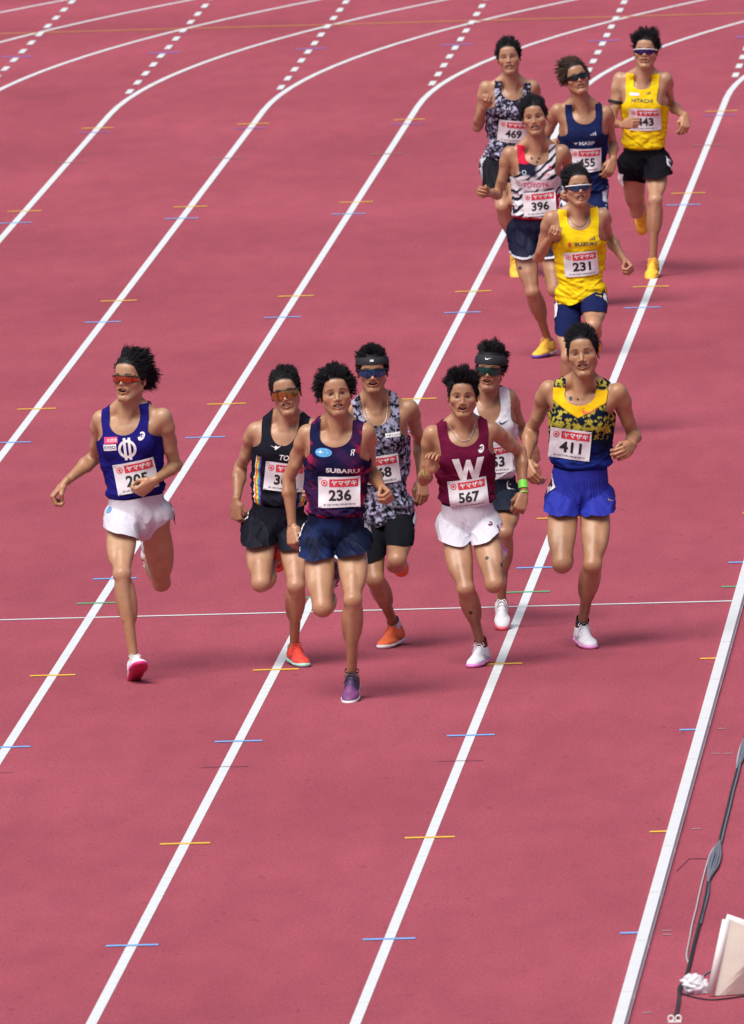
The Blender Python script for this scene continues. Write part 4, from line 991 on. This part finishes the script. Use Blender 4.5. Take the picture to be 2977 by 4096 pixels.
UPF = (0, -.3, 1)
SHORT = dict(top=.035, side=.012, flow=(0, .3, 1), puff=.5, mess=.8, front=.012)
def hairs(**k): d = dict(SHORT); d.update(k); return d
Z1 = (150, 1330, 1.597); Z2 = (880, 1420, 1.5756); Z3 = (1350, 1340, 1.7175); Z4 = (1640, 1340, 1.643); Z5 = (2050, 1260, 1.62); Z7 = (2100, 600, 2.52)
RUNNERS = [
 dict(label='runner in royal blue singlet and white shorts with red-lensed sunglasses, bib 205', zoom=Z1, s=1.05, tan=0.92,
  contact=(650, 2245), lift=.075, sup='R', footR=(12, -24), footL=(-8, 140), pel=(645, 1185), hipyaw=12, pdy=.30,
  knR=(540, 1545, 1), knL=(792, 1600, -1), anL=(705, 1440, -1), neck=(570, 560), shR=(412, 560), shL=(798, 545), shyaw=-12, lean=.05,
  elR=(365, 800, -1), wrR=(168, 965, 1), haR=(95, 1045, 1), elL=(880, 855, -1), wrL=(735, 955, 1), haL=(650, 1020, 1), thR=(.6, -.6, .5), thL=(-.3, -.5, 1), curlR=.75, curlL=.85,
  head=(592, 292), headrot=(-24, 3, 2), skin=(0.469, 0.297, 0.198),
  hd=dict(mouth=.010, hair=hairs(top=.075, side=.050, back=.055, front=.0, flow=(.40, 1.0, .35), sideflow=(.40, 1.0, -.5), puff=.30, mess=.9, n=1300, curl=(.2, .3, -.9))),
  glasses=dict(col=(.55, .07, .02), style='sport', full=1), singlet=dict(col=plain((.014, .012, .165)), neck=(.082, .15), arm=.76, prints=[
   ('crest', INKW, crest(.115), .005, .745), ('spiral_mark', INKW, spiral(0, 0, .045), .088, .86), ('patch', C_crim, rect(-.037, .037, -.016, .016), -.075, .845), ('patch_lettering', INKW, txt('印西市', .018, .008, 0, .01), -.075, .845),
   ('patch', INKW, rect(-.035, .035, -.016, .016), -.085, .775), ('patch_lettering', C_navy, txt('EXEO', .018, 0, 0, .03, wid=.062), -.085, .775)]),
  bib=dict(no='205', u=.46, x=.018, rot=5), shorts=dict(col=with_side((.62, .62, .71), (.58, .58, .67)), hem=.11, slope=.12, flare=1.0, fold=.5, gus=.25),
  shortprints=[('crest', C_cyan, crest(.045), ('R', .02, 35), .003), ('spiral_mark', C_navy, spiral(0, 0, .04), ('L', .10, 25), .003), ('side_stripe', C_crim, rect(-.006, .006, -.07, .05), ('L', .0, 55), .003)]+hipnum('L', '', .0, 95),
  shoes=dict(col=plain((.72, .72, .80)), sole=lambda x, y, z: np.where((z < .004)[:, None], np.array([.50, .02, .10]), np.array([.75, .04, .25])), lace=(.7, .7, .75))),
 dict(label='runner in black singlet with rainbow side stripe, mirrored orange sunglasses and red shoes', zoom=Z2, s=1.0,
  contact=(512, 1962), sup='L', footL=(18, 3), footR=(0, 140), pel=(357, 1085), hipyaw=8, pdy=.05,
  knL=(480, 1455, 1), knR=(258, 1440, 1), anR=(345, 1290, -1), neck=(412, 455), shR=(228, 482), shL=(590, 462), shyaw=-6,
  elR=(128, 715, -1), wrR=(102, 930, 1), haR=(105, 1030, 1), elL=(640, 700, -1), wrL=(620, 850, 1), haL=(600, 880, 1), thR=(.8, -.6, 0), thL=(-.3, -.5, 1), curlR=.8,
  head=(416, 238), headrot=(-2, 2, -9), skin=(0.459, 0.275, 0.187), hd=dict(teeth=2, mouth=.010, jaw=1.03, hair=hairs(top=.042, side=.012, flow=(.1, .7, .6), puff=.35, mess=.5, front=.006)),
  glasses=dict(col=(.42, .17, .05), style='shield', top=.020, bot=-.030), singlet=dict(col=rainbow, neck=(.076, .18), arm=.72, prints=[('wing_mark', INKW, wing(.06), -.035, .83), ('lettering', INKW, txt('TOENEC', .030, 0, 0, .02, wid=.155, shear=.2), .065, .74)]),
  bib=dict(no='364', u=.545, x=.02, rot=-1), shorts=dict(col=plain((.010, .011, .020)), hem=.17, slope=.06), shortprints=hipnum('R', '2', -.14, 48),
  shoes=dict(col=plain((.80, .065, .045)), sole=plain((.35, .68, .62)), lace=(.75, .08, .06))),
 dict(label='runner in dark navy singlet with crimson cloud pattern and navy shorts, bib 236', zoom=Z2, s=1.04,
  contact=(820, 2182), sup='L', footL=(-4, 14), footR=(5, 150), pel=(727, 1155), hipyaw=6, pdy=.0,
  knL=(838, 1545, 1), knR=(645, 1595, 1), anR=(705, 1410, -1), neck=(738, 505), shR=(552, 500), shL=(918, 490), shyaw=-10,
  elR=(432, 785, -1), wrR=(455, 1085, 1), haR=(462, 1180, 1), elL=(955, 742, -1), wrL=(1030, 850, 1), haL=(1075, 885, 1), thR=(.8, -.6, 0), thL=(-.4, -.3, 1), curlL=.95,
  head=(730, 245), headrot=(7, 4, -5), skin=(0.439, 0.259, 0.165), hd=dict(teeth=2, mouth=.0085, brow=-.12, hair=hairs(top=.055, side=.050, flow=(0, .25, .5), sideflow=(0, .4, .15), puff=.95, mess=1.9, n=1300, front=.0, curl=(0, 0, -1.1))),
  singlet=dict(col=ember, neck=(.085, .115), arm=.70, strap=.128, prints=[('badge', C_cyan, ellipse(.045, .022), -.052, .865), ('badge_stars', INKW, stars(.08), -.052, .865), ('lettering', INKW, txt('SUBARU', .024, 0, 0, .03, wid=.172), .045, .70), ('side_mark', INKW, onmark(.030), .118, .88)]),
  bib=dict(no='236', u=.495, x=.024, rot=2), shorts=dict(col=cloudy((.005, .008, .030), (.010, .022, .085), 81), hem=.10, slope=.03, flare=1.0),
  shortprints=[('side_mark', INKW, onmark(.032), ('R', .22, 40), .003)]+hipnum('R', '3', -.10, 62)+hipnum('L', '1', -.14, 60),
  shoes=dict(col=toe2((.06, .03, .10), (.17, .045, .17)), sole=plain((.60, .60, .66)), lace=(.04, .03, .06)), bands=[('ankleL', .93, .008, .038, (.012, .012, .02))]),
 dict(label='runner in grey leopard print singlet, black half tights, headband and orange shoes', zoom=Z3, s=1.0, tan=0.62,
  contact=(335, 2148), sup='R', footR=(-22, 4), footL=(-5, 140), pel=(328, 1262), hipyaw=-8, pdy=.0,
  knR=(258, 1680, 1), knL=(410, 1545, 1), anL=(405, 1575, -1), neck=(262, 520), shR=(92, 528), shL=(492, 505), shyaw=10,
  elR=(55, 760, -1), wrR=(110, 900, 1), haR=(140, 930, 1), elL=(568, 725, -1), wrL=(575, 1010, 1), haL=(590, 1095, 1), thR=UPF, thL=(-.8, -.6, 0), curlL=.5,
  head=(242, 250), headrot=(2, 0, -1), skin=(0.418, 0.242, 0.154), bandz=(.044, .084), hd=dict(bandz=(.044, .084), mouth=.008, wide=.97, hair=hairs(top=.045, side=.035, flow=(0, .2, .6), sideflow=(0, .7, 0), puff=.6, mess=1.7, curl=(0, 0, -.8))),
  glasses=dict(col=(.03, .10, .28), style='shield', top=.020, bot=-.026), headband=((.012, .013, .02), txt('NB', .012, 0, 0, .04)),
  singlet=dict(col=leopard, tuck=False, loose=.013, hem=-.02, neck=(.080, .14), arm=.68, prints=[('patch', INKW, rect(-.042, .042, -.012, .012), .078, .80), ('patch_lettering', C_dnavy, txt('富士山GX', .014, .010, 0, .01), .078, .80), ('patch_mark', C_cyan, wing(.022), .045, .80)]),
  bib=dict(no='368', u=.49, x=.0, rot=2), shorts=dict(type='tights', col=plain((.008, .009, .013)), hem=.56, slope=.0, mat=CLOTH), shortprints=[('lettering', INKW, txt('T', .016, 0, 0, .02), ('R', .50, 20), .003)]+hipnum('L', '', .12, 80),
  shoes=dict(col=plain((.88, .16, .05)), sole=plain((.78, .78, .82)), lace=(.85, .15, .06), sock=(.7, .7, .76), sockh=.055), necklace=((.62, .60, .58), .13, .0022)),
 dict(label='runner in maroon singlet with white W and white shorts, bib 567', zoom=Z4, s=.98, tan=0.62,
  contact=(428, 2180), sup='R', footR=(-16, 4), footL=(0, 165), pel=(388, 1255), hipyaw=-8, pdy=.0,
  knR=(368, 1670, 1), knL=(556, 1640, 1), anL=(578, 1480, -1), neck=(347, 650), shR=(148, 655), shL=(535, 625), shyaw=10,
  elR=(92, 950, -1), wrR=(130, 890, 1), haR=(160, 800, 1), elL=(728, 770, -1), wrL=(748, 1045, 1), haL=(722, 1135, 1), thR=(.9, -.3, .2), thL=(-.9, -.4, .1), curlR=.45, curlL=.85,
  head=(347, 402), headrot=(2, 1, 1), skin=(0.428, 0.248, 0.160), hd=dict(mouth=.010, hair=hairs(top=.065, side=.028, flow=(-.35, -.05, .45), sideflow=(0, .6, .1), puff=.6, mess=1.8, front=.010, curl=(-.2, 0, -.7))),
  singlet=dict(col=plain((.125, .008, .040)), neck=(.086, .13), arm=.68, strap=.132, prints=[('letter', INKW, bigW(.125), .018, .665), ('spiral_mark', INKW, spiral(0, 0, .045), .090, .865)]),
  bib=dict(no='567', u=.40, x=.015, rot=4), shorts=dict(col=with_side((.62, .62, .71), (.60, .60, .69)), fold=.6, waist=.26, hem=.07, slope=.05, flare=1.0),
  shortprints=[('spiral_mark', C_mar, spiral(0, 0, .036), ('L', .16, 30), .003), ('side_stripe', C_mar, rect(-.008, .008, -.05, .0), ('L', .16, 58), .003), ('hip_patch', C_dnavy, rect(-.02, .02, -.015, .015), ('L', -.16, 40), .003)],
  shoes=dict(col=plain((.72, .73, .82)), sole=plain((.75, .25, .65)), lace=(.75, .75, .8), sock=(.20, .012, .045), sockh=.045), necklace=((.50, .50, .52), .06, .0030),
  bands=[('wristR', .72, .040, .0268, (.45, .85, .05)), ('wristL', .78, .045, .028, (.22, .80, .08)), ('wristL', .97, .006, .0265, (.6, .6, .62)), ('wristR', 1.0, .005, .026, (.25, .10, .05))],
  patches=[('L', 'thigh', .66, -5, .011), ('R', 'shin', .34, 10, .011), ('R', 'thigh', .85, -75, .011)]),
 dict(label='runner in white singlet and black shorts with black headband, behind the maroon singlet runner', zoom=Z4, s=.97,
  contact=(607, 1935), lift=.02, sup='L', footL=(2, 22), footR=(0, 160), pel=(540, 1080), hipyaw=-4, pdy=.15,
  knL=(622, 1300, 1), knR=(500, 1430, -1), anR=(500, 1490, -1), neck=(505, 450), shR=(345, 440), shL=(645, 412), shyaw=14,
  elR=(300, 650, -1), wrR=(330, 800, 1), haR=(340, 760, 1), elL=(742, 625, -1), wrL=(812, 730, 1), haL=(826, 830, 1), thR=UPF, thL=(-.7, -.6, .2), curlL=.5,
  head=(527, 228), headrot=(-6, 2, 5), skin=(0.388, 0.220, 0.143), bandz=(.032, .088), hd=dict(bandz=(.032, .088), mouth=.009, hair=hairs(top=.060, side=.035, flow=(-.1, .5, .45), sideflow=(0, .6, 0), puff=.6, mess=1.3, curl=(0, 0, -.7))),
  glasses=dict(col=(.02, .09, .07), style='shield', top=.016, bot=-.030), headband=((.012, .013, .02), swoosh(0, 0, .040)),
  singlet=dict(col=plain((.70, .71, .78)), prints=[('swoosh_mark', C_dnavy, swoosh(0, 0, .062), .080, .83), ('lettering', C_cyan, txt('i-net', .020, 0, 0, .03), -.02, .83)], strap=.125),
  bib=dict(no='553', u=.46, x=.02), shorts=dict(col=plain((.012, .016, .030)), hem=.30, slope=.02), shortprints=[('swoosh_mark', INKW, swoosh(0, 0, .06), ('L', .12, 10), .003)]+hipnum('L', '6', .15, 66),
  shoes=dict(col=plain((.74, .74, .80)), sole=plain((.70, .07, .12)), lace=(.78, .78, .82))),
 dict(label='runner in yellow and dark splash print singlet with blue shorts, bib 411', zoom=Z5, s=1.06, tan=0.7,
  contact=(492, 2158), sup='L', footL=(16, 5), footR=(0, 155), pel=(437, 1200), hipyaw=6, pdy=.0,
  knL=(520, 1620, 1), knR=(322, 1615, 1), anR=(335, 1450, -1), neck=(447, 520), shR=(240, 490), shL=(680, 508), shyaw=-10,
  elR=(125, 748, -1), wrR=(86, 955, 1), haR=(122, 1040, 1), elL=(788, 785, -1), wrL=(772, 850, 1), haL=(728, 888, 1), thR=(.8, -.5, .3), thL=(-.4, -.2, 1), curlR=.35, curlL=.6, arms=1.04,
  head=(457, 250), headrot=(-3, 4, -5), skin=(0.428, 0.248, 0.154), hd=dict(teeth=2, mouth=.009, eye=.0028, jaw=1.03, stubble=.1, hair=hairs(top=.048, side=.010, flow=(-.35, .30, .80), puff=.35, mess=.5, front=.022)),
  singlet=dict(col=splash, neck=(.082, .10), strap=.134, arm=.76, prints=[('swoosh_mark', C_org, swoosh(0, 0, .085), .062, .885)]),
  bib=dict(no='411', u=.57, x=-.046, rot=-5), shorts=dict(col=plain((.025, .035, .34)), hem=.05, slope=.02, flare=1.0, waist=.32), shortprints=[('swoosh_mark', C_gold, swoosh(0, 0, .035), ('L', .14, 40), .003)]+hipnum('R', '4', -.14, 38),
  shoes=dict(col=plain((.72, .73, .82)), sole=plain((.72, .28, .60)), lace=(.75, .75, .8), sock=(.012, .014, .035), sockh=.05), patches=[(-.045, 'torso', .985, 0, .011), (-.005, 'torso', .985, 0, .006)]),
 dict(label='runner in yellow singlet and navy half tights with white-framed sunglasses, bib 231', zoom=Z7, s=.98,
  contact=(455, 2890), sup='R', footR=(0, 6), footL=(0, 140), pel=(568, 1510), hipyaw=-10, hiptilt=4, pdy=.0,
  knR=(440, 2090, 1), knL=(690, 1770, 1), anL=(690, 1950, -1), neck=(540, 715), shR=(268, 690), shL=(778, 662), shyaw=10,
  elR=(140, 1080, -1), wrR=(272, 870, 1), haR=(318, 778, 1), elL=(848, 880, -1), wrL=(1012, 1120, 1), haL=(1080, 1192, 1), thR=(.9, -.3, .2), thL=(-.3, -.5, 1), curlR=.95, curlL=.9,
  head=(535, 372), headrot=(12, 2, -2), skin=(0.449, 0.270, 0.182), hd=dict(teeth=2, mouth=.012, hair=hairs(top=.055, side=.040, flow=(-.6, .7, .15), sideflow=(-.3, .8, -.2), puff=.35, mess=.7)),
  glasses=dict(col=(.02, .09, .20), style='sport', white=1, fr=.0042), singlet=dict(col=lambda lx, fr, u: np.where(((u < .14) & (lx > .10) & (vnoise(lx*60, u*36, fr*60, 91) > .52))[:, None], np.array([.06, .06, .03]), np.array([.82, .60, .012])), tuck=False, hem=.02, hemtilt=.055, neck=(.075, .11), arm=.68, prints=[
   ('bar_mark', C_dnavy, three_bars(0, 0, .038), .080, .80), ('emblem_mark', C_red, sbolt(.030), -.068, .755), ('lettering', C_dnavy, txt('SUZUKI', .022, 0, 0, .03, wid=.140), .035, .755)]),
  bib=dict(no='231', u=.50, x=.01, rot=3), shorts=dict(type='tights', col=plain((.010, .016, .075)), hem=.46, slope=.0, mat=CLOTH), shortprints=[('bar_mark', C_gold, three_bars(0, 0, .045), ('L', .30, 25), .003)]+hipnum('L', '1', .22, 68)+hipnum('R', '', .22, 75),
  shoes=dict(col=plain((.85, .48, .06)), sole=plain((.2, .1, .5)), lace=(.8, .5, .1)), necklace=((.10, .10, .12), .05, .0022)),
 dict(label='runner in white singlet with black stripes and red panels, bib 396', s=.99, tan=0.72,
  contact=(2160, 1430), sup='R', footR=(-25, 4), footL=(0, 140), pel=(2142, 925), hipyaw=-6, pdy=.0,
  knR=(2130, 1168, 1), knL=(2222, 1160, 1), anL=(2198, 1100, -1), neck=(2145, 625), shR=(2040, 616), shL=(2248, 608), shyaw=8,
  elR=(1990, 778, -1), wrR=(1950, 772, 1), haR=(1915, 765, 1), elL=(2290, 705, -1), wrL=(2295, 760, 1), haL=(2285, 790, 1), thR=(0, -.2, 1), thL=UPF, curlR=.45,
  head=(2139, 468), headrot=(-2, 2, -6), skin=(0.418, 0.242, 0.160), hd=dict(teeth=2, mouth=.010, hair=hairs(top=.058, side=.030, flow=(-.8, .5, .25), sideflow=(-.5, .6, 0), puff=.45, mess=1.0)),
  singlet=dict(col=zebra, hem=.16, neck=(.080, .11), arm=.68, prints=[('lettering', C_crim, txt('TOYOTA', .032, 0, 0, .02, wid=.175), .0, .665), ('small_lettering', C_crim, txt('恵比寿', .012, 0, 0, .01), .065, .81), ('red_mark', C_crim, sbolt(.028), .085, .89), ('ring_mark', C_pale, ring2(0, 0, .010, .014, 14), -.085, .83)]),
  bib=dict(no='396', u=.42, x=.03, rot=5), shorts=dict(col=with_trim((.012, .015, .040), (.62, .64, .74), .25, .05), hem=.25, slope=.05, waist=.19),
  shoes=dict(col=plain((.88, .50, .05)), sole=lambda x, y, z: np.where((y > .06)[:, None], np.array([.12, .06, .35]), np.array([.7, .6, .55])), lace=(.8, .45, .1)), patches=[('R', 'thigh', .62, 40, .012), (.0, 'torso', .955, 0, .008), (.012, 'torso', 1.0, 0, .008), (-.035, 'torso', 1.0, 0, .008)]),
 dict(label='runner in plain navy singlet with wavy brown hair and dark sunglasses', s=.99,
  contact=(2350, 1225), sup='L', footL=(0, 6), footR=(0, 110), pel=(2338, 748), hipyaw=6, pdy=.0,
  knL=(2378, 980, 1), knR=(2290, 960, 1), anR=(2300, 930, -1), neck=(2335, 460), shR=(2232, 443), shL=(2424, 452), shyaw=8,
  elR=(2178, 555, -1), wrR=(2195, 610, 1), haR=(2200, 580, 1), elL=(2452, 580, -1), wrL=(2452, 642, 1), haL=(2438, 685, 1), thR=UPF, thL=(-.8, -.4, .3), curlL=.45,
  head=(2306, 312), headrot=(14, 8, -13), skin=(0.408, 0.237, 0.154), hd=dict(teeth=2, mouth=.007, hair=hairs(top=.075, side=.060, flow=(-.6, .6, .4), sideflow=(-.5, .7, -.3), puff=.55, mess=1.8, curl=(-.2, .2, -.9), col=(.020, .014, .013), tip=(.085, .050, .038))),
  glasses=dict(col=(.02, .03, .04), style='sport'), singlet=dict(col=plain((.012, .020, .085)), tuck=False, hem=.0, neck=(.080, .12), arm=.66, prints=[('bar_mark', C_pale, three_bars(0, 0, .042), .060, .765), ('lettering', C_pale, txt('MABP', .026, 0, 0, .02, wid=.105), .012, .655), ('wing_mark', C_pale, wing(.045), -.068, .655)]),
  bib=dict(no='455', u=.42, x=.005), shorts=dict(type='tights', col=sideband((.012, .020, .085), (.55, .60, .70), .118), hem=.60, slope=.0, mat=CLOTH),
  shoes=dict(col=plain((.7, .7, .75)), sole=plain((.2, .2, .3)))),
 dict(label='runner in dark camouflage print singlet and black shorts with yellow shoes, bib 469', s=.98, tan=0.66,
  contact=(2066, 1105), lift=.01, sup='R', footR=(3, 45), footL=(0, 105), pel=(2025, 655), hipyaw=-4, pdy=-.1,
  knR=(2010, 825, 1), knL=(2062, 800, 1), anL=(2054, 855, -1), neck=(2048, 370), shR=(1946, 352), shL=(2128, 346), shyaw=8,
  elR=(1910, 508, -1), wrR=(1940, 420, 1), haR=(1950, 380, 1), elL=(2158, 430, -1), wrL=(2150, 500, 1), haL=(2140, 520, 1), thR=(.9, -.3, .2), thL=UPF, curlR=.95,
  head=(2036, 230), headrot=(0, 4, -5), skin=(0.439, 0.264, 0.182), hd=dict(teeth=2, mouth=.009, eye=.0016, brow=-.15, hair=hairs(top=.045, side=.032, flow=(.1, .5, .35), sideflow=(0, .7, -.2), puff=.45, mess=.8, curl=(0, 0, -.8))),
  singlet=dict(col=camo, tuck=False, hem=.10, neck=(.076, .10), arm=.70, prints=[('bar_mark', C_pale, three_bars(0, 0, .045), -.025, .80)]), bib=dict(no='469', u=.50, x=.03, rot=-2),
  shorts=dict(col=sideband((.010, .010, .014), (.5, .5, .58), .145, 3), hem=.36, slope=.02), shoes=dict(col=plain((.90, .58, .05)), sole=plain((.85, .55, .08)), lace=(.8, .5, .08)), necklace=((.12, .12, .14), .10, .002)),
 dict(label='runner in yellow singlet and black shorts with black band on the upper arm, bib 443', s=1.0,
  contact=(2606, 1112), sup='L', footL=(-6, 10), footR=(-8, 100), pel=(2578, 650), hipyaw=-8, hiptilt=5, pdy=.2,
  knL=(2622, 800, 1), knR=(2548, 848, -1), anR=(2556, 830, -1), neck=(2574, 342), shR=(2482, 318), shL=(2660, 316), shyaw=-10,
  elR=(2446, 490, -1), wrR=(2498, 500, 1), haR=(2530, 492, 1), elL=(2684, 420, -1), wrL=(2742, 466, 1), haL=(2742, 505, 1), thR=(.2, -.2, 1), thL=(-.8, -.4, .3), curlR=.8, curlL=.5,
  head=(2583, 204), headrot=(-3, 4, 2), skin=(0.459, 0.286, 0.198), hd=dict(teeth=2, mouth=.006, hair=hairs(top=.065, side=.040, flow=(0, .2, .7), sideflow=(0, .6, .1), puff=.7, mess=1.7, curl=(0, 0, -.7))),
  glasses=dict(col=(.04, .02, .16), style='sport', white=1, fr=.004), singlet=dict(col=plain((.80, .58, .012)), neck=(.062, .055), strap=.108, hem=.16, arm=.70, prints=[('bar_mark', C_dnavy, three_bars(0, 0, .030), .055, .925), ('lettering', C_dnavy, txt('HITACHI', .026, 0, 0, .015, wid=.15), .010, .845), ('patch', INKW, rect(-.036, .036, -.010, .010), -.045, .92)]),
  bib=dict(no='443', u=.60, x=.025, rot=0), shorts=dict(col=plain((.008, .008, .012)), hem=.30, slope=.04, mat=CLOTH, waist=.20), shortprints=hipnum('L', '8', .22, 60)+hipnum('R', '', .2, 60),
  shoes=dict(col=plain((.90, .52, .04)), sole=lambda x, y, z: np.where((z < .006)[:, None], np.array([.25, .45, .3]), np.array([.85, .5, .06])), lace=(.85, .5, .06)), bands=[('upperR', .52, .022, .053, (.008, .008, .010))]),
]
for r_ in RUNNERS: person(r_)

# ================================================================== THINGS BESIDE THE TRACK
def zpx(x, y): return (2500+x/1.897, 2900+y/1.897)
def smooth_path(P, n=6):
    P = np.array(P, float); out = []
    Q = np.vstack([2*P[0]-P[1], P, 2*P[-1]-P[-2]])
    for i in range(1, len(Q)-2):
        for t in np.linspace(0, 1, n, endpoint=False):
            out.append(.5*((2*Q[i])+(-Q[i-1]+Q[i+1])*t+(2*Q[i-1]-5*Q[i]+4*Q[i+1]-Q[i+2])*t*t+(-Q[i-1]+3*Q[i]-3*Q[i+1]+Q[i+2])*t**3))
    out.append(P[-1]); return np.array(out)
def cable(name, pts, r, material, label, z=0.0, cat='cable', group='cables beside the kerb', wob=0.0):
    P = smooth_path([on_ground(zpx(*p)) for p in pts]); P[:, 2] = r+z
    if wob: P[:, 0] += wob*(vnoise(P[:, 1]*2.2, 0, 0, len(pts))-.5)
    c = P[len(P)//2].copy(); c[2] = 0; v, f = tube(P-c, r, 8); o = mesh_obj(name, v, f, material); o.location = c
    o['label'] = label; o['category'] = cat
    if group: o['group'] = group
    return o
M_blk = mat('cable_black', (.018, .018, .022), .5, var=.2, vscale=40); M_gry = mat('cable_grey', (.17, .18, .23), .5, var=.15, vscale=40); M_lgt = mat('cable_pale', (.48, .48, .50), .5, var=.1, vscale=40)
cable('power_cable', [(960, -60), (925, 60), (890, 200), (850, 370), (815, 500), (785, 630), (750, 770), (722, 890), (690, 1010), (645, 1140), (622, 1290), (590, 1430), (556, 1560), (520, 1700), (490, 1830), (462, 1930), (422, 2010), (405, 2130), (383, 2240)], .0085, M_blk, 'thick black power cable running beside the white kerb rail')
main = [(960, -60), (925, 60), (890, 200), (850, 370), (815, 500), (785, 630), (750, 770), (722, 890)]
cable('signal_cable', [(x+12, y+6) for x, y in main]+[(705, 960), (650, 1130), (632, 1290), (605, 1400), (575, 1520)], .0055, M_gry, 'grey signal cable taped along the thick black cable', z=.004)
for i, (dx, w_) in enumerate(((-26, .8), (-10, 1.0), (8, 1.0), (26, .95), (44, .8))):
    cable('cable_loop', [(722, 900), (700+dx*.6, 950), (682+dx, 1020), (662+dx*.95, 1090), (645+dx*.4, 1150), (632, 1210)], .0056, M_gry, 'grey slack cable folded in a loose loop on the track', z=.006+.003*(i % 2), group='slack cable loops')
    cable('cable_loop', [(905, 120), (893+dx*.3, 170), (884+dx*.6, 220), (868+dx*.45, 290), (852, 345)], .0056, M_gry if i else M_lgt, 'grey slack cable in the bundle farther along the thick black cable', z=.006+.003*(i % 2), group='slack cable bundle further along')
cable('thin_cable', [(742, 830), (722, 895), (690, 925), (650, 985), (625, 1060), (605, 1130), (582, 1220), (562, 1310), (540, 1410), (512, 1520), (492, 1630), (474, 1720), (470, 1770), (483, 1820), (484, 1890)], .0042, M_lgt, 'thin pale grey cable lying beside the thick black cable', z=.001)
cable('thin_black_cable', [(425, 2010), (432, 2045), (480, 2060), (560, 2080), (650, 2092), (760, 2085), (880, 2068), (1000, 2045)], .0042, M_blk, 'thin black cable running from the bag past the cream board')
cable('plug_cable', [(408, 2025), (415, 1995), (440, 1985), (490, 1994), (530, 2010), (565, 2032)], .0065, M_blk, 'black plug lead ending in the plastic bag')
cable('short_cable', [(590, 1915), (625, 1890), (665, 1872), (720, 1850)], .0045, M_gry, 'short grey cable between the bag and the cream board')
# clear plastic bag
bm = bmesh.new(); bmesh.ops.create_icosphere(bm, subdivisions=4, radius=1.0)
bv = np.array([v.co[:] for v in bm.verts]); bf = np.array([[v.index for v in f.verts] for f in bm.faces]); bm.free()
cr = np.abs(fbm(bv[:, 0]*2.6, bv[:, 1]*2.6, bv[:, 2]*2.6, 5, 4)-.5); bv = bv*(.72+1.5*cr)[:, None]*np.array([.074, .055, .056]); bv[:, 2] = np.maximum(bv[:, 2]+.036, .001); bv[:, 0] -= .012*(bv[:, 2] > .05)
MB = mat('bag_film', (.84, .84, .93), .3, var=.04, trans=.25, spec=.5)
g0 = on_ground(zpx(548, 2040)); o = mesh_obj('plastic_bag', bv, bf, MB, smooth=False); o.location = g0; o['label'] = 'crumpled clear plastic bag wrapped round the cable plug'; o['category'] = 'bag'
# white cable clip
g0 = on_ground(zpx(380, 2256)); r0 = bpy.data.objects.new('cable_clip', None); sc.collection.objects.link(r0); r0.location = g0; r0['label'] = 'small white plastic clip holding down the black cable end'; r0['category'] = 'clip'
MC = mat('clip_white', (.72, .74, .76), .4)
for x in (-.017, .017):
    ang = np.linspace(0, 2*math.pi, 14, endpoint=False); v, f = tube([(x+.013*math.cos(a), .0, .018+.013*math.sin(a)) for a in ang], .0045, 6, closed=True); mesh_obj('eyelet', v, f, MC, r0)
v, f = boxm(-.030, .030, -.012, .012, .0, .006); mesh_obj('base_plate', v, f, MC, r0, smooth=False)
# cream padded board
b0 = on_ground(zpx(648, 2062)); Yb_ = b0[1]
tl = at_y(zpx(768, 1462), Yb_); tr = at_y(zpx(1150, 1640), Yb_); br = on_ground(zpx(1150, 2072)); br[1] = Yb_
root = bpy.data.objects.new('padded_board', None); sc.collection.objects.link(root); root.location = (b0[0], Yb_, 0); root['label'] = 'cream padded board with white rounded edge standing beside the plastic bag'; root['category'] = 'board'
oq = np.array([b0[0], Yb_, 0.0]); bl = b0-oq; bl[2] = .004; tl = tl-oq; tr = tr-oq; br = br-oq; br[2] = .004
MP = mat('board_cream', (.74, .71, .63), .6, var=.06, vscale=9, bump=.2, bscale=40, bdist=.003); MW = mat('board_white', (.74, .75, .76), .5, var=.05, vscale=12)
th = .055; pr = [bl+np.array([.010, 0, 0]), br, tr, tl+np.array([.012, 0, -.004])]
# face panel, slightly folded along a diagonal so that the lower corner falls back
nu = 10; V = []; F = []
for j in range(nu+1):
    for i in range(nu+1):
        a, b_ = i/nu, j/nu; pt = (pr[0]*(1-a)+pr[1]*a)*(1-b_)+(pr[3]*(1-a)+pr[2]*a)*b_
        fold = max(0.0, a*1.15-b_*.75-.18); V.append(pt+np.array([0, .10*fold-.004*math.sin(math.pi*a)*math.sin(math.pi*b_), 0]))
for j in range(nu):
    for i in range(nu): k = j*(nu+1)+i; F.append((k, k+1, k+nu+2, k+nu+1))
n0 = len(V); V += [v+np.array([0, th+.12, 0]) if False else np.array([v[0], th+.10, v[2]]) for v in V[:n0]]; F += [tuple(reversed([k+n0 for k in q])) for q in F[:nu*nu]]
ring = [i for i in range(nu+1)]+[j*(nu+1)+nu for j in range(1, nu+1)]+[nu*(nu+1)+i for i in range(nu-1, -1, -1)]+[j*(nu+1) for j in range(nu-1, 0, -1)]
for a, b_ in zip(ring, ring[1:]+ring[:1]): F.append((b_, a, a+n0, b_+n0))
mesh_obj('face_panel', V, F, MP, root, smooth=False)
tp0 = tl+np.array([.002, .010, -.012]); v, f = tube([bl+np.array([.004, .006, .012]), bl*.5+tl*.5+np.array([.003, .006, 0]), tp0], .0200, 14); mesh_obj('edge_roll', v, f, MW, root)
v, f = tube([tl+np.array([-.001, .028, -.004]), tl*.7+tr*.3+np.array([0, .028, .004]), tr+np.array([0, .028, .004])], [.019, .020, .020], 14); mesh_obj('top_roll', v, f, MW, root)
